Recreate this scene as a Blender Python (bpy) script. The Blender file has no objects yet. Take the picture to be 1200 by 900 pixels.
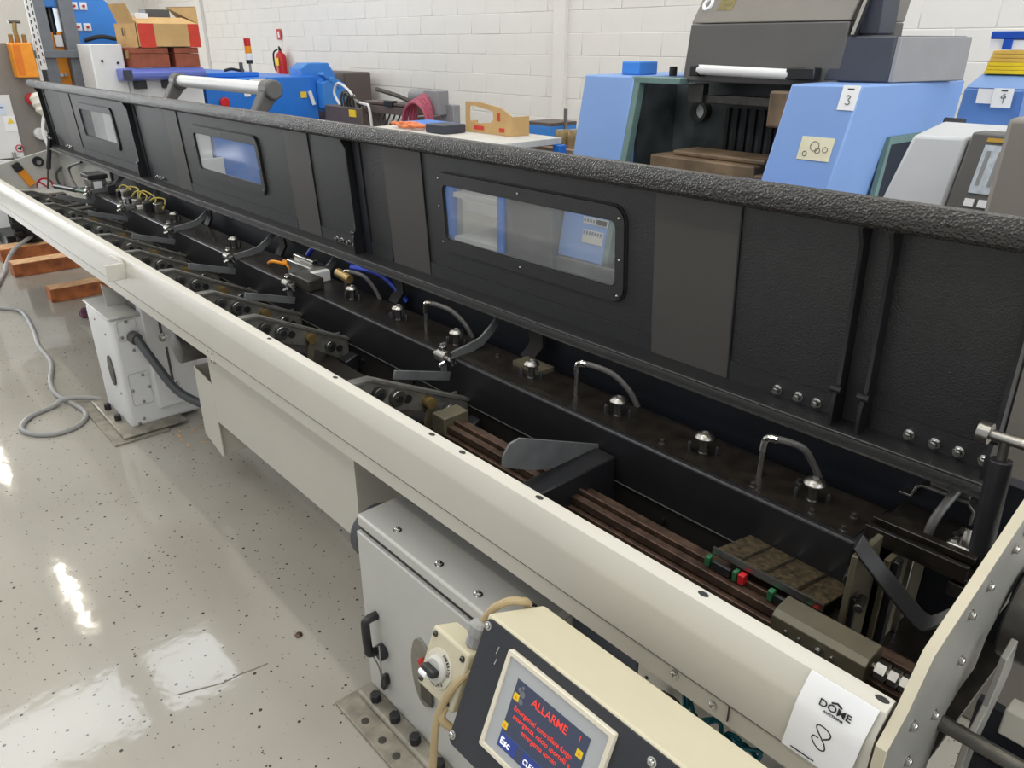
import bpy, bmesh, math, random
from mathutils import Vector, Matrix
random.seed(7)
S = bpy.context.scene
COL = S.collection
# ------------------------------------------------------------------ camera
cd = bpy.data.cameras.new('camera'); cam = bpy.data.objects.new('camera', cd); COL.objects.link(cam)
cd.sensor_width = 36; cd.lens = 27.0; cd.clip_start = .02; cd.clip_end = 200
PITCH, YAW = 23.9625, 41.5863
fh = Vector((-math.cos(math.radians(YAW)), math.sin(math.radians(YAW)), 0))
fw = fh*math.cos(math.radians(PITCH)) + Vector((0, 0, -math.sin(math.radians(PITCH))))
cam.location = (0, 0, 1.8); cam.rotation_euler = fw.to_track_quat('-Z', 'Y').to_euler()
S.camera = cam
S.view_settings.view_transform = 'Standard'; S.view_settings.look = 'None'
S.view_settings.gamma = 1; S.view_settings.use_curve_mapping = False
S.view_settings.exposure = -0.2
# ------------------------------------------------------------------ world (the open, unseen sides of the hall)
wd = bpy.data.worlds.new('world'); S.world = wd; wd.use_nodes = True
wd.node_tree.nodes['Background'].inputs[0].default_value = (.93, .96, 1, 1)
wd.node_tree.nodes['Background'].inputs[1].default_value = .85
# ------------------------------------------------------------------ lamps of the hall: skylights and fluorescent rows
def area(name, loc, sx, sy, power, col, rot=(0, 0, 0)):
    l = bpy.data.lights.new(name, 'AREA'); l.shape = 'RECTANGLE'; l.size = sx; l.size_y = sy; l.energy = power; l.color = col
    o = bpy.data.objects.new(name, l); COL.objects.link(o); o.location = loc; o.rotation_euler = rot
    return o
CEIL = 5.0
SKY = ((-8.3, -7.2), (-2.8, -1.7), (2.7, 3.8))
for xa, xb in SKY:
    for y in (-1.45, .35, 2.15, 3.95): area('skylight_lamp', ((xa+xb)/2, y, CEIL-.03), 1.05, 1.5, 34, (.90, .95, 1))
area('side_window_lamp', (-16.9, -1.6, 2.2), 2.6, 4.4, 420, (.92, .96, 1), (0, math.radians(-90), 0))
area('right_window_lamp', (4.4, 2.4, 2.3), 2.4, 4.6, 170, (.88, .94, 1), (0, math.radians(90), 0))
TUBES = [(x, y) for y in (-1.6, 1.05, 3.6) for x in (-14.4, -9.8, -5.2, -.6)]
for x, y in TUBES:
    area('tube_lamp', (x, y, CEIL-.21), 1.5, .05, 23, (1, .92, .76))

# ------------------------------------------------------------------ materials
MATS = {}
def mat(name, col, rough=.5, metal=0., var=.06, vscale=12, bump=0., bscale=60, spec=.5, alpha=1., trans=0., coat=0., emit=None, estr=0., btype='noise'):
    if name in MATS: return MATS[name]
    m = bpy.data.materials.new(name); m.use_nodes = True; nt = m.node_tree; n = nt.nodes; lk = nt.links
    b = n['Principled BSDF']
    b.inputs['Roughness'].default_value = rough; b.inputs['Metallic'].default_value = metal
    b.inputs['Specular IOR Level'].default_value = spec; b.inputs['Alpha'].default_value = alpha
    b.inputs['Transmission Weight'].default_value = trans; b.inputs['Coat Weight'].default_value = coat
    c = tuple(((x/255) / 12.92 if x/255 <= .04045 else ((x/255+.055)/1.055)**2.4) for x in col)
    tc = n.new('ShaderNodeTexCoord')
    if var > 0:
        t = n.new('ShaderNodeTexNoise'); t.inputs['Scale'].default_value = vscale; t.inputs['Detail'].default_value = 5
        lk.new(tc.outputs['Object'], t.inputs['Vector'])
        r = n.new('ShaderNodeValToRGB'); r.color_ramp.elements[0].position = .3; r.color_ramp.elements[1].position = .7
        r.color_ramp.elements[0].color = (*[x*(1-var*2) for x in c], 1); r.color_ramp.elements[1].color = (*[min(1, x*(1+var)) for x in c], 1)
        lk.new(t.outputs['Fac'], r.inputs['Fac']); lk.new(r.outputs['Color'], b.inputs['Base Color'])
    else: b.inputs['Base Color'].default_value = (*c, 1)
    if bump > 0:
        if btype == 'noise':
            t2 = n.new('ShaderNodeTexNoise'); t2.inputs['Detail'].default_value = 3; out = 'Fac'
        else:
            t2 = n.new('ShaderNodeTexVoronoi'); out = 'Distance'
        t2.inputs['Scale'].default_value = bscale; lk.new(tc.outputs['Object'], t2.inputs['Vector'])
        bp = n.new('ShaderNodeBump'); bp.inputs['Strength'].default_value = bump; bp.inputs['Distance'].default_value = .004
        lk.new(t2.outputs[out], bp.inputs['Height']); lk.new(bp.outputs['Normal'], b.inputs['Normal'])
    if emit:
        b.inputs['Emission Color'].default_value = (*emit, 1); b.inputs['Emission Strength'].default_value = estr
    MATS[name] = m; return m

def floor_mat():
    m = bpy.data.materials.new('floor_epoxy'); m.use_nodes = True; nt = m.node_tree; n = nt.nodes; lk = nt.links; b = n['Principled BSDF']
    tc = n.new('ShaderNodeTexCoord')
    def noise(scale, detail=4):
        t = n.new('ShaderNodeTexNoise'); t.inputs['Scale'].default_value = scale; t.inputs['Detail'].default_value = detail
        lk.new(tc.outputs['Object'], t.inputs['Vector']); return t
    base = noise(1.3); r = n.new('ShaderNodeValToRGB'); lk.new(base.outputs['Fac'], r.inputs['Fac'])
    r.color_ramp.elements[0].position = .3; r.color_ramp.elements[0].color = (.345, .322, .275, 1)
    r.color_ramp.elements[1].position = .7; r.color_ramp.elements[1].color = (.42, .395, .345, 1)
    v = n.new('ShaderNodeTexVoronoi'); v.inputs['Scale'].default_value = 34; v.inputs['Randomness'].default_value = 1
    lk.new(tc.outputs['Object'], v.inputs['Vector'])
    sel = n.new('ShaderNodeSeparateColor'); lk.new(v.outputs['Color'], sel.inputs[0])
    thr = n.new('ShaderNodeMath'); thr.operation = 'MULTIPLY'; lk.new(sel.outputs[0], thr.inputs[0]); thr.inputs[1].default_value = .2
    lt = n.new('ShaderNodeMath'); lt.operation = 'LESS_THAN'; lk.new(v.outputs['Distance'], lt.inputs[0]); lk.new(thr.outputs[0], lt.inputs[1])
    gt = n.new('ShaderNodeMath'); gt.operation = 'GREATER_THAN'; lk.new(sel.outputs[1], gt.inputs[0]); gt.inputs[1].default_value = .4
    mu = n.new('ShaderNodeMath'); mu.operation = 'MULTIPLY'; lk.new(lt.outputs[0], mu.inputs[0]); lk.new(gt.outputs[0], mu.inputs[1])
    v2 = n.new('ShaderNodeTexVoronoi'); v2.inputs['Scale'].default_value = 75; lk.new(tc.outputs['Object'], v2.inputs['Vector'])
    s2 = n.new('ShaderNodeSeparateColor'); lk.new(v2.outputs['Color'], s2.inputs[0])
    t2 = n.new('ShaderNodeMath'); t2.operation = 'MULTIPLY_ADD'; lk.new(s2.outputs[0], t2.inputs[0]); t2.inputs[1].default_value = .9; t2.inputs[2].default_value = -.66
    l2 = n.new('ShaderNodeMath'); l2.operation = 'LESS_THAN'; lk.new(v2.outputs['Distance'], l2.inputs[0]); lk.new(t2.outputs[0], l2.inputs[1])
    mm = n.new('ShaderNodeMath'); mm.operation = 'MAXIMUM'; lk.new(mu.outputs[0], mm.inputs[0]); lk.new(l2.outputs[0], mm.inputs[1]); mu = mm
    mx = n.new('ShaderNodeMix'); mx.data_type = 'RGBA'; lk.new(mu.outputs[0], mx.inputs[0]); lk.new(r.outputs[0], mx.inputs[6]); mx.inputs[7].default_value = (.05, .048, .045, 1)
    lk.new(mx.outputs[2], b.inputs['Base Color'])
    rr = noise(5); mr = n.new('ShaderNodeMapRange'); lk.new(rr.outputs['Fac'], mr.inputs[0]); mr.inputs[3].default_value = .04; mr.inputs[4].default_value = .10
    lk.new(mr.outputs[0], b.inputs['Roughness']); b.inputs['Specular IOR Level'].default_value = .38
    bn = noise(16, 2); bp = n.new('ShaderNodeBump'); bp.inputs['Strength'].default_value = .05; bp.inputs['Distance'].default_value = .01
    lk.new(bn.outputs['Fac'], bp.inputs['Height']); lk.new(bp.outputs['Normal'], b.inputs['Normal'])
    return m

WHITEWALL = mat('painted_block', (232, 229, 224), .75, var=.02, vscale=3, bump=.25, bscale=25)
MORTAR = mat('wall_mortar', (226, 223, 218), .85, var=.04, bump=.3, bscale=40)
CREAM = mat('cream_powder_coat', (196, 192, 181), .42, var=.012, vscale=6, bump=.06, bscale=220)
CREAM2 = mat('cream_console', (196, 188, 162), .5, var=.012, vscale=8, bump=.08, bscale=300)
GREYPAINT = mat('light_grey_paint', (190, 189, 183), .42, var=.015, vscale=6, bump=.06, bscale=250)
WHITEPAINT = mat('white_cabinet_paint', (222, 222, 222), .45, var=.02, vscale=5)
LIDBLK = mat('black_hammer_finish', (31, 31, 31), .5, var=.12, vscale=30, bump=.22, bscale=260, btype='vor', spec=.75)
LIDGLOSS = mat('black_gloss_hammer_finish', (54, 52, 50), .24, var=.1, vscale=40, bump=.7, bscale=190, btype='vor')
LIDSMOOTH = mat('grey_smooth_strip', (76, 73, 70), .5, var=.03, vscale=4)
BLK = mat('black_paint', (30, 30, 33), .4, var=.1, vscale=20)
BLKOIL = mat('oily_black_steel', (34, 30, 26), .3, var=.25, vscale=25, bump=.25, bscale=90)
DARKPLATE = mat('dark_machine_plate', (40, 38, 36), .42, var=.2, vscale=9)
NAVYBLK = mat('navy_black_panel', (26, 28, 36), .5, var=.1)
STEEL = mat('brushed_steel', (165, 163, 158), .32, 1., var=.08, vscale=40)
CHROME = mat('bright_steel', (205, 203, 198), .18, 1., var=.03)
ARMGREY = mat('oily_grey_arm', (112, 110, 104), .36, .25, var=.2, vscale=25)
DSTEEL = mat('dark_steel', (92, 90, 86), .38, .8, var=.15, vscale=30)
GREYSTEEL = mat('grey_steel_bar', (112, 113, 114), .42, .25, var=.1, vscale=20)
BRASS = mat('brass', (176, 150, 98), .35, .8, var=.1)
RUST = mat('oily_brown_rail', (92, 72, 60), .4, .4, var=.3, vscale=30)
TRAY = mat('chip_covered_tray', (78, 66, 46), .6, .2, var=.4, vscale=70, bump=.6, bscale=160)
OLIVE = mat('oily_olive_plate', (104, 98, 80), .4, .2, var=.15, vscale=10)
RUBBER = mat('black_rubber', (24, 24, 25), .6, var=.1)
HOSE = mat('grey_hose', (88, 86, 84), .4, var=.08)
CONDUIT = mat('dark_grey_conduit', (74, 77, 80), .45, var=.05, bump=.4, bscale=120)
CABLE = mat('grey_cable', (150, 150, 148), .5, var=.03)
TANCABLE = mat('tan_cable', (170, 150, 112), .5, var=.05)
PAPER = mat('white_paper', (236, 236, 238), .8, var=.01)
INK = mat('black_ink', (25, 25, 28), .7, var=0)
RED = mat('red_plastic', (196, 32, 38), .35, var=.04)
ORANGE = mat('orange_paint', (240, 150, 20), .4, var=.05)
YELLOW = mat('yellow', (240, 205, 40), .5, var=.04)
GREEN = mat('green_plastic', (44, 104, 66), .4, var=.05)
BLUE = mat('blue_machine_paint', (58, 132, 214), .4, var=.03, vscale=4)
BLUE2 = mat('blue_cabinet_paint', (36, 118, 214), .38, var=.03, vscale=4)
LBLUE = mat('light_blue_cover_paint', (124, 158, 214), .42, var=.02, vscale=3)
VIOLET = mat('violet_blue_paint', (98, 112, 190), .3, var=.03)
DGREY = mat('dark_grey_machine_paint', (88, 86, 84), .5, var=.04, vscale=5)
DGREY2 = mat('slate_grey_paint', (56, 60, 72), .45, var=.04)
MGREY = mat('mid_grey_paint', (142, 142, 146), .45, var=.03)
TAUPE = mat('taupe_grey_paint', (128, 123, 116), .5, var=.02)
BROWNCAB = mat('brown_grey_cabinet', (92, 80, 76), .5, var=.03)
CARD = mat('cardboard', (200, 164, 112), .85, var=.05, vscale=8, bump=.1, bscale=60)
CARDRED = mat('red_printed_card', (206, 66, 52), .8, var=.05)
BROWNBOX = mat('red_brown_wood', (150, 78, 54), .55, var=.15, vscale=14)
WOOD = mat('reddish_wood', (178, 104, 58), .7, var=.25, vscale=14, bump=.3, bscale=40)
WOODL = mat('pale_wood', (222, 176, 128), .7, var=.15, vscale=18)
DARKIN = mat('dark_machine_interior', (74, 80, 82), .45, var=.35, vscale=5)
TEAL = mat('teal_cord', (28, 112, 128), .5, var=.06)
CONSOLEBLK = mat('charcoal_front_plate', (46, 48, 54), .5, var=.05, bump=.1, bscale=300)
BEZEL = mat('silver_bezel', (176, 178, 180), .35, var=.02)
FLOORM = floor_mat()

def glass():
    m = bpy.data.materials.new('hazy_polycarbonate'); m.use_nodes = True; nt = m.node_tree; n = nt.nodes; lk = nt.links
    for x in list(n): n.remove(x)
    o = n.new('ShaderNodeOutputMaterial'); t = n.new('ShaderNodeBsdfTransparent'); t.inputs[0].default_value = (.86, .88, .9, 1)
    d = n.new('ShaderNodeBsdfDiffuse'); d.inputs[0].default_value = (.75, .75, .75, 1)
    g = n.new('ShaderNodeBsdfGlossy'); g.inputs['Roughness'].default_value = .06
    m1 = n.new('ShaderNodeMixShader'); m2 = n.new('ShaderNodeMixShader')
    tc = n.new('ShaderNodeTexCoord'); nz = n.new('ShaderNodeTexNoise'); nz.inputs['Scale'].default_value = 7; lk.new(tc.outputs['Object'], nz.inputs[0])
    mr = n.new('ShaderNodeMapRange'); lk.new(nz.outputs['Fac'], mr.inputs[0]); mr.inputs[3].default_value = .03; mr.inputs[4].default_value = .2
    lk.new(mr.outputs[0], m1.inputs[0]); lk.new(t.outputs[0], m1.inputs[1]); lk.new(d.outputs[0], m1.inputs[2])
    m2.inputs[0].default_value = .06; lk.new(m1.outputs[0], m2.inputs[1]); lk.new(g.outputs[0], m2.inputs[2]); lk.new(m2.outputs[0], o.inputs[0])
    return m
GLASS = glass()

# ------------------------------------------------------------------ mesh helpers
class MB:
    def __init__(s): s.v = []; s.f = []
    def add(s, vs, fs):
        k = len(s.v); s.v += [Vector(p) for p in vs]; s.f += [tuple(i+k for i in f) for f in fs]; return s
    def box(s, x0, x1, y0, y1, z0, z1):
        return s.add([(x0,y0,z0),(x1,y0,z0),(x1,y1,z0),(x0,y1,z0),(x0,y0,z1),(x1,y0,z1),(x1,y1,z1),(x0,y1,z1)],
                     [(0,3,2,1),(4,5,6,7),(0,1,5,4),(1,2,6,5),(2,3,7,6),(3,0,4,7)])
    def hexa(s, p): return s.add(p, [(0,3,2,1),(4,5,6,7),(0,1,5,4),(1,2,6,5),(2,3,7,6),(3,0,4,7)])
    def prism(s, poly, ax, a0, a1):
        n = len(poly)
        def P(q, a): return (a, q[0], q[1]) if ax == 'x' else ((q[0], a, q[1]) if ax == 'y' else (q[0], q[1], a))
        return s.add([P(q, a0) for q in poly]+[P(q, a1) for q in poly],
                     [tuple(range(n)), tuple(range(2*n-1, n-1, -1))]+[(i, (i+1) % n, n+(i+1) % n, n+i) for i in range(n)])
    def ring(s, outer, inner, ax, a0, a1):
        n = len(outer)
        def P(q, a): return (a, q[0], q[1]) if ax == 'x' else ((q[0], a, q[1]) if ax == 'y' else (q[0], q[1], a))
        vs = [P(q, a) for a in (a0, a1) for L in (outer, inner) for q in L]; fs = []
        for i in range(n):
            j = (i+1) % n
            fs += [(i, j, n+j, n+i), (2*n+i, 3*n+i, 3*n+j, 2*n+j), (i, 2*n+i, 2*n+j, j), (n+i, n+j, 3*n+j, 3*n+i)]
        return s.add(vs, fs)
    def cyl(s, p0, p1, r0, r1=None, n=14, caps=True):
        r1 = r0 if r1 is None else r1
        p0 = Vector(p0); p1 = Vector(p1); d = (p1-p0).normalized(); a = d.orthogonal().normalized(); b = d.cross(a)
        vs = [p+(a*math.cos(t)+b*math.sin(t))*r for p, r in ((p0, r0), (p1, r1)) for t in [2*math.pi*i/n for i in range(n)]]
        fs = [(i, (i+1) % n, n+(i+1) % n, n+i) for i in range(n)]
        if caps: fs += [tuple(range(n-1, -1, -1)), tuple(range(n, 2*n))]
        return s.add(vs, fs)
    def lathe(s, c, prof, ax=(0, 0, 1), n=16):
        c = Vector(c); d = Vector(ax).normalized(); a = d.orthogonal().normalized(); b = d.cross(a); vs = []; fs = []
        for r, h in prof:
            vs += [c+d*h+(a*math.cos(2*math.pi*i/n)+b*math.sin(2*math.pi*i/n))*max(r, 1e-4) for i in range(n)]
        for k in range(len(prof)-1):
            fs += [(k*n+i, k*n+(i+1) % n, (k+1)*n+(i+1) % n, (k+1)*n+i) for i in range(n)]
        fs += [tuple(range(n-1, -1, -1)), tuple(range((len(prof)-1)*n, len(prof)*n))]
        return s.add(vs, fs)
    def tube(s, pts, r, n=8, sub=5, closed=False):
        P = [Vector(p) for p in pts]
        if sub > 1 and len(P) > 2:
            Q = []
            m = len(P)
            for i in range(m-1):
                p0 = P[max(i-1, 0)]; p1 = P[i]; p2 = P[i+1]; p3 = P[min(i+2, m-1)]
                for k in range(sub):
                    t = k/sub
                    Q.append(.5*((2*p1)+(p2-p0)*t+(2*p0-5*p1+4*p2-p3)*t*t+(3*p1-p0-3*p2+p3)*t**3))
            Q.append(P[-1]); P = Q
        vs = []; a = None
        for i, p in enumerate(P):
            d = (P[min(i+1, len(P)-1)]-P[max(i-1, 0)]).normalized()
            a = d.orthogonal().normalized() if a is None else (a-d*a.dot(d)).normalized()
            b = d.cross(a)
            vs += [p+(a*math.cos(2*math.pi*k/n)+b*math.sin(2*math.pi*k/n))*r for k in range(n)]
        fs = [(i*n+k, i*n+(k+1) % n, (i+1)*n+(k+1) % n, (i+1)*n+k) for i in range(len(P)-1) for k in range(n)]
        fs += [tuple(range(n-1, -1, -1)), tuple(range((len(P)-1)*n, len(P)*n))]
        return s.add(vs, fs)
    def obox(s, c, ux, uy, uz, hx, hy, hz):
        c = Vector(c); ux = Vector(ux).normalized()*hx; uy = Vector(uy).normalized()*hy; uz = Vector(uz).normalized()*hz
        return s.hexa([c-ux-uy-uz, c+ux-uy-uz, c+ux+uy-uz, c-ux+uy-uz, c-ux-uy+uz, c+ux-uy+uz, c+ux+uy+uz, c-ux+uy+uz])
    def bar(s, pts, wdir, hw, ht):
        """flat bar: polyline pts, width along wdir (half hw), thickness half ht"""
        w = Vector(wdir).normalized(); P = [Vector(p) for p in pts]; vs = []
        for i, p in enumerate(P):
            d = (P[min(i+1, len(P)-1)]-P[max(i-1, 0)]).normalized(); t = d.cross(w).normalized()
            vs += [p-w*hw-t*ht, p+w*hw-t*ht, p+w*hw+t*ht, p-w*hw+t*ht]
        fs = [(i*4+k, i*4+(k+1) % 4, i*4+4+(k+1) % 4, i*4+4+k) for i in range(len(P)-1) for k in range(4)]
        fs += [(3, 2, 1, 0), tuple(range(len(vs)-4, len(vs)))]
        return s.add(vs, fs)
    def xf(s, fn): s.v = [Vector(fn(p)) for p in s.v]; return s
    def build(s, name, m, parent=None, bevel=0., smooth=35, seg=2):
        xs = [p.x for p in s.v]; ys = [p.y for p in s.v]; zs = [p.z for p in s.v]
        c = Vector(((min(xs)+max(xs))/2, (min(ys)+max(ys))/2, min(zs)))
        me = bpy.data.meshes.new(name); me.from_pydata([p-c for p in s.v], [], s.f)
        bm = bmesh.new(); bm.from_mesh(me); bmesh.ops.recalc_face_normals(bm, faces=bm.faces); bm.to_mesh(me); bm.free()
        if smooth:
            for p in me.polygons: p.use_smooth = True
            me.set_sharp_from_angle(angle=math.radians(smooth))
        me.materials.append(m)
        o = bpy.data.objects.new(name, me); COL.objects.link(o)
        pw = wpos(parent) if parent else Vector((0, 0, 0))
        o.location = c-pw; o.parent = parent
        if bevel > 0:
            md = o.modifiers.new('bevel', 'BEVEL'); md.width = bevel; md.segments = seg; md.limit_method = 'ANGLE'; md.angle_limit = math.radians(40)
        return o
def wpos(o):
    p = Vector((0, 0, 0))
    while o: p = p+o.location; o = o.parent
    return p
def tag(o, label, cat, group=None):
    o['label'] = label; o['category'] = cat
    if group: o['group'] = group
    return o
def struct(o): o['kind'] = 'structure'; return o
def thing(name, label, cat, loc, group=None):
    o = bpy.data.objects.new(name, None); COL.objects.link(o); o.location = loc; o.empty_display_size = .1
    return tag(o, label, cat, group)
def lab(o, t): o['label'] = t; return o
def dup(o, off, parent='same', label=None):
    c = o.copy(); COL.objects.link(c); c.parent = o.parent if parent == 'same' else parent
    c.location = o.location+Vector(off)
    if label: c['label'] = label
    for ch in list(o.children):
        if ch is c: continue
        dup(ch, (0, 0, 0), c)
    return c
def rrect(x0, x1, y0, y1, r, n=5):
    P = []
    for cx, cy, a in ((x1-r, y1-r, 0), (x0+r, y1-r, 90), (x0+r, y0+r, 180), (x1-r, y0+r, 270)):
        for i in range(n+1):
            t = math.radians(a+90*i/n); P.append((cx+r*math.cos(t), cy+r*math.sin(t)))
    return P
def circ(cx, cy, r, n=24): return [(cx+r*math.cos(2*math.pi*i/n), cy+r*math.sin(2*math.pi*i/n)) for i in range(n)]
def text(name, body, size, org, ux, uy, m, parent, bold=0., sx=1., align='LEFT'):
    cu = bpy.data.curves.new(name, 'FONT'); cu.body = body; cu.size = size; cu.extrude = .0004; cu.offset = bold; cu.align_x = align; cu.resolution_u = 3
    t = bpy.data.objects.new(name, cu); me0 = bpy.data.meshes.new_from_object(t)
    ux = Vector(ux).normalized(); uy = Vector(uy).normalized(); uz = ux.cross(uy); org = Vector(org)
    mb = MB(); mb.add([org+ux*v.co.x*sx+uy*v.co.y+uz*(v.co.z+.0005) for v in me0.vertices], [tuple(p.vertices) for p in me0.polygons])
    bpy.data.objects.remove(t); bpy.data.curves.remove(cu); bpy.data.meshes.remove(me0)
    return mb.build(name, m, parent, smooth=0)
def stroke(name, pts, r, org, ux, uy, m, parent):
    ux = Vector(ux).normalized(); uy = Vector(uy).normalized(); org = Vector(org)
    return MB().tube([org+ux*x+uy*y for x, y in pts], r, 6, 5).build(name, m, parent)

# ================================================================== SETTING
struct(MB().box(-17, 4.5, -4, 5.9, -.1, 0).build('floor', FLOORM, smooth=0))
YW = 5.6
wall = struct(MB().box(-17, 4.5, YW, YW+.25, 0, CEIL).build('wall_back', MORTAR, smooth=0))
BL, BH = .46, .19
blk = None
for r in range(-4, 5):
    z0 = 1.69+r*BH
    for k in range(33):
        x0 = -1.2-BL*k-(BL/2 if r % 2 else 0)
        if blk is None:
            blk = MB().box(x0+.0015, x0+BL-.0015, YW-.005, YW+.01, z0+.0015, z0+BH-.0015).build('block', WHITEWALL, wall, bevel=.004, seg=1)
            b0 = (x0, z0)
            variants = [blk]
        else:
            dup(blk, (x0-b0[0], random.uniform(-.002, .003), z0-b0[1]))
struct(MB().box(-17.25, -17, -4, 5.9, 0, CEIL).build('wall_left', WHITEWALL, smooth=0))
# ceiling with skylight bays
ce = MB()
edges = [-17]+[e for p in SKY for e in p]+[4.5]
for i in range(0, len(edges), 2): ce.box(edges[i], edges[i+1], -4, 5.9, CEIL, CEIL+.12)
for xa, xb in SKY:
    ce.box(xa, xb, 4.75, 5.9, CEIL, CEIL+.12); ce.box(xa, xb, -4, -2.25, CEIL, CEIL+.12)
struct(ce.build('ceiling', mat('ceiling_paint', (225, 223, 218), .8, var=.02), smooth=0))
for i, (xa, xb) in enumerate(SKY):
    w = MB()
    for y in (-2.25, -.6, 1.2, 3.0, 4.7): w.box(xa, xb, y, y+.08, CEIL-.01, CEIL+.1)
    w = struct(w.build('window_%d' % (i+1), WHITEPAINT))
    MB().box(xa, xb, -2.25, 4.75, CEIL+.1, CEIL+.12).build('skylight_pane', WHITEPAINT, w, smooth=0)
w = MB()
for y in (-3.85, -2.35, -.85, .6): w.box(-17, -16.88, y, y+.06, .85, 3.55)
for z in (.85, 2.2, 3.5): w.box(-17, -16.88, -3.85, .66, z, z+.06)
struct(w.build('window_4', WHITEPAINT))
struct(MB().box(4.5, 4.7, -4, 5.9, 0, CEIL).build('wall_right', WHITEWALL, smooth=0))
w = MB()
for y in (.05, 1.6, 3.15, 4.7): w.box(4.38, 4.5, y, y+.06, 1.05, 3.55)
for z in (1.05, 2.3, 3.5): w.box(4.38, 4.5, .05, 4.76, z, z+.06)
struct(w.build('window_5', WHITEPAINT))
struct(MB().box(-14.30, -14.05, YW-.06, YW, 0, CEIL).build('trim_1', WHITEWALL, bevel=.006))
struct(MB().box(-5.68, -5.52, YW-.05, YW, 0, CEIL).build('trim_2', WHITEWALL, bevel=.006))
tb = mat('fluorescent_tube', (255, 250, 235), .4, var=0, emit=(1, .95, .8), estr=3)
proto = None
for x, y in TUBES:
    if proto is None:
        proto = thing('ceiling_light', 'long twin-tube fluorescent light fitting hanging under the ceiling', 'ceiling light', (x, y, CEIL-.2), 'fluorescent lights in rows under the ceiling')
        MB().box(x-.8, x+.8, y-.08, y+.08, CEIL-.11, CEIL-.0).build('housing', WHITEPAINT, proto, bevel=.01)
        for s in (-1, 1): MB().cyl((x-.74, y+s*.045, CEIL-.14), (x+.74, y+s*.045, CEIL-.14), .014).build('tube', tb, proto)
        p0 = (x, y)
    else: dup(proto, (x-p0[0], y-p0[1], 0), None)
# floor crack and chips
MB().bar([(-1.97, .40, .0005), (-1.94, .48, .0005), (-1.925, .52, .0005), (-1.925, .57, .0005), (-1.915, .62, .0005), (-1.91, .66, .0005)], (1, 0, 0), .0022, .0003).build('floor_crack', mat('crack_dirt', (112, 103, 92), .8, var=.2))
tag(bpy.data.objects['floor_crack'], 'thin dark crack running across the speckled floor', 'crack')
tag(MB().lathe((-1.96, .792, 0), [(.012, 0), (.014, .006), (.006, .012)], n=7).build('metal_chip', RUST), 'tiny brown chip lying alone on the floor', 'debris')

# ================================================================== BAR FEEDER
BF = thing('bar_feeder', 'long bar feeder with cream front rail, open black lid and dark trough', 'bar feeder', (-3.8, 1.2, 0))
XN, XF = -.234, -7.4          # near end plate, far end
# --- front rail
prof = [(.928, .90), (.928, .962), (.922, .969), (.900, .969), (.893, .966), (.888, .958), (.874, .926), (.872, .915), (.874, .823),
        (.878, .821), (.880, .772), (.886, .766), (.94, .766), (.94, .78), (.90, .78), (.905, .90)]
rail = lab(MB().prism(prof, 'x', XF, XN-.006).build('front_rail', CREAM, BF, smooth=25), 'cream folded sheet front rail with oval holes')
for x in (-.254, -.551, -.944, -1.193, -1.307, -1.75, -2.15): 
    MB().lathe((x, .911, .9688), [(.006, 0), (.006, .0006)], n=12).xf(lambda p, x=x: (x+(p.x-x)*1.7, p.y, p.z)).build('rail_hole', BLK, rail)
def screw(c, ax, r, parent, name='screw', m=CHROME):
    ax = Vector(ax)
    o = MB().lathe(c, [(r*1.35, 0), (r*1.35, r*.2), (r, r*.25), (r*.95, r*.8), (r*.7, r*1.05), (r*.45, r*1.08), (r*.42, r*.6)], ax, 12).build(name, m, parent)
    return o
for x, z in ((-.567, .806), (-.488, .797), (-2.62, .80), (-2.58, .80)): screw((x, .879, z), (0, -1, 0), .0062 if x > -1 else .004, rail)
MB().box(-.4585, -.457, .8755, .879, .785, .8215).build('seam', BLK, rail)
MB().box(XF, XN-.01, .8732, .876, .8215, .8228).build('rail_seam', DGREY, rail)
br = MB(); br.box(-3.60, -3.45, .862, .875, .90, .962); br.box(-3.455, -3.44, .80, .875, .885, .955)
lab(br.build('rail_bracket', CREAM, rail, bevel=.003), 'small cream bracket tab on the rail')
# --- trough shell
MB().prism([(.930, .775), (1.13, .665), (1.56, .665), (1.56, .655), (1.125, .655), (.925, .767)], 'x', XF, XN).build('trough_floor', BLKOIL, BF)
MB().box(XF, XN, .908, .928, .767, .90).build('trough_front_wall', DARKPLATE, BF)
MB().box(XF, XN, 1.565, 1.60, .655, 1.02).build('trough_back_wall', NAVYBLK, BF)
for i in range(7):
    x1 = -.50-i*.765
    MB().box(x1-.752, x1, 1.345, 1.36, .665, .757).build('side_plate', DARKPLATE, BF, bevel=.002)
for x in (-1.9, -2.35, -2.42, -1.2, -1.23, -.95, -1.5):
    MB().cyl((x, 1.346, .72), (x, 1.335, .72), .008, n=8).build('stud', BLK, BF)
# --- beam
beam = lab(MB().box(-5.85, -.489, 1.336, 1.505, .758, .90).build('carrier_beam', BLK, BF, bevel=.006), 'long black box-section carrier beam')
MB().box(-5.84, -.50, 1.352, 1.50, .8995, .902).build('beam_top', BLKOIL, beam)
MB().box(-5.85, -.49, 1.3345, 1.337, .764, .7665).build('beam_edge', GREYSTEEL, beam)
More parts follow.
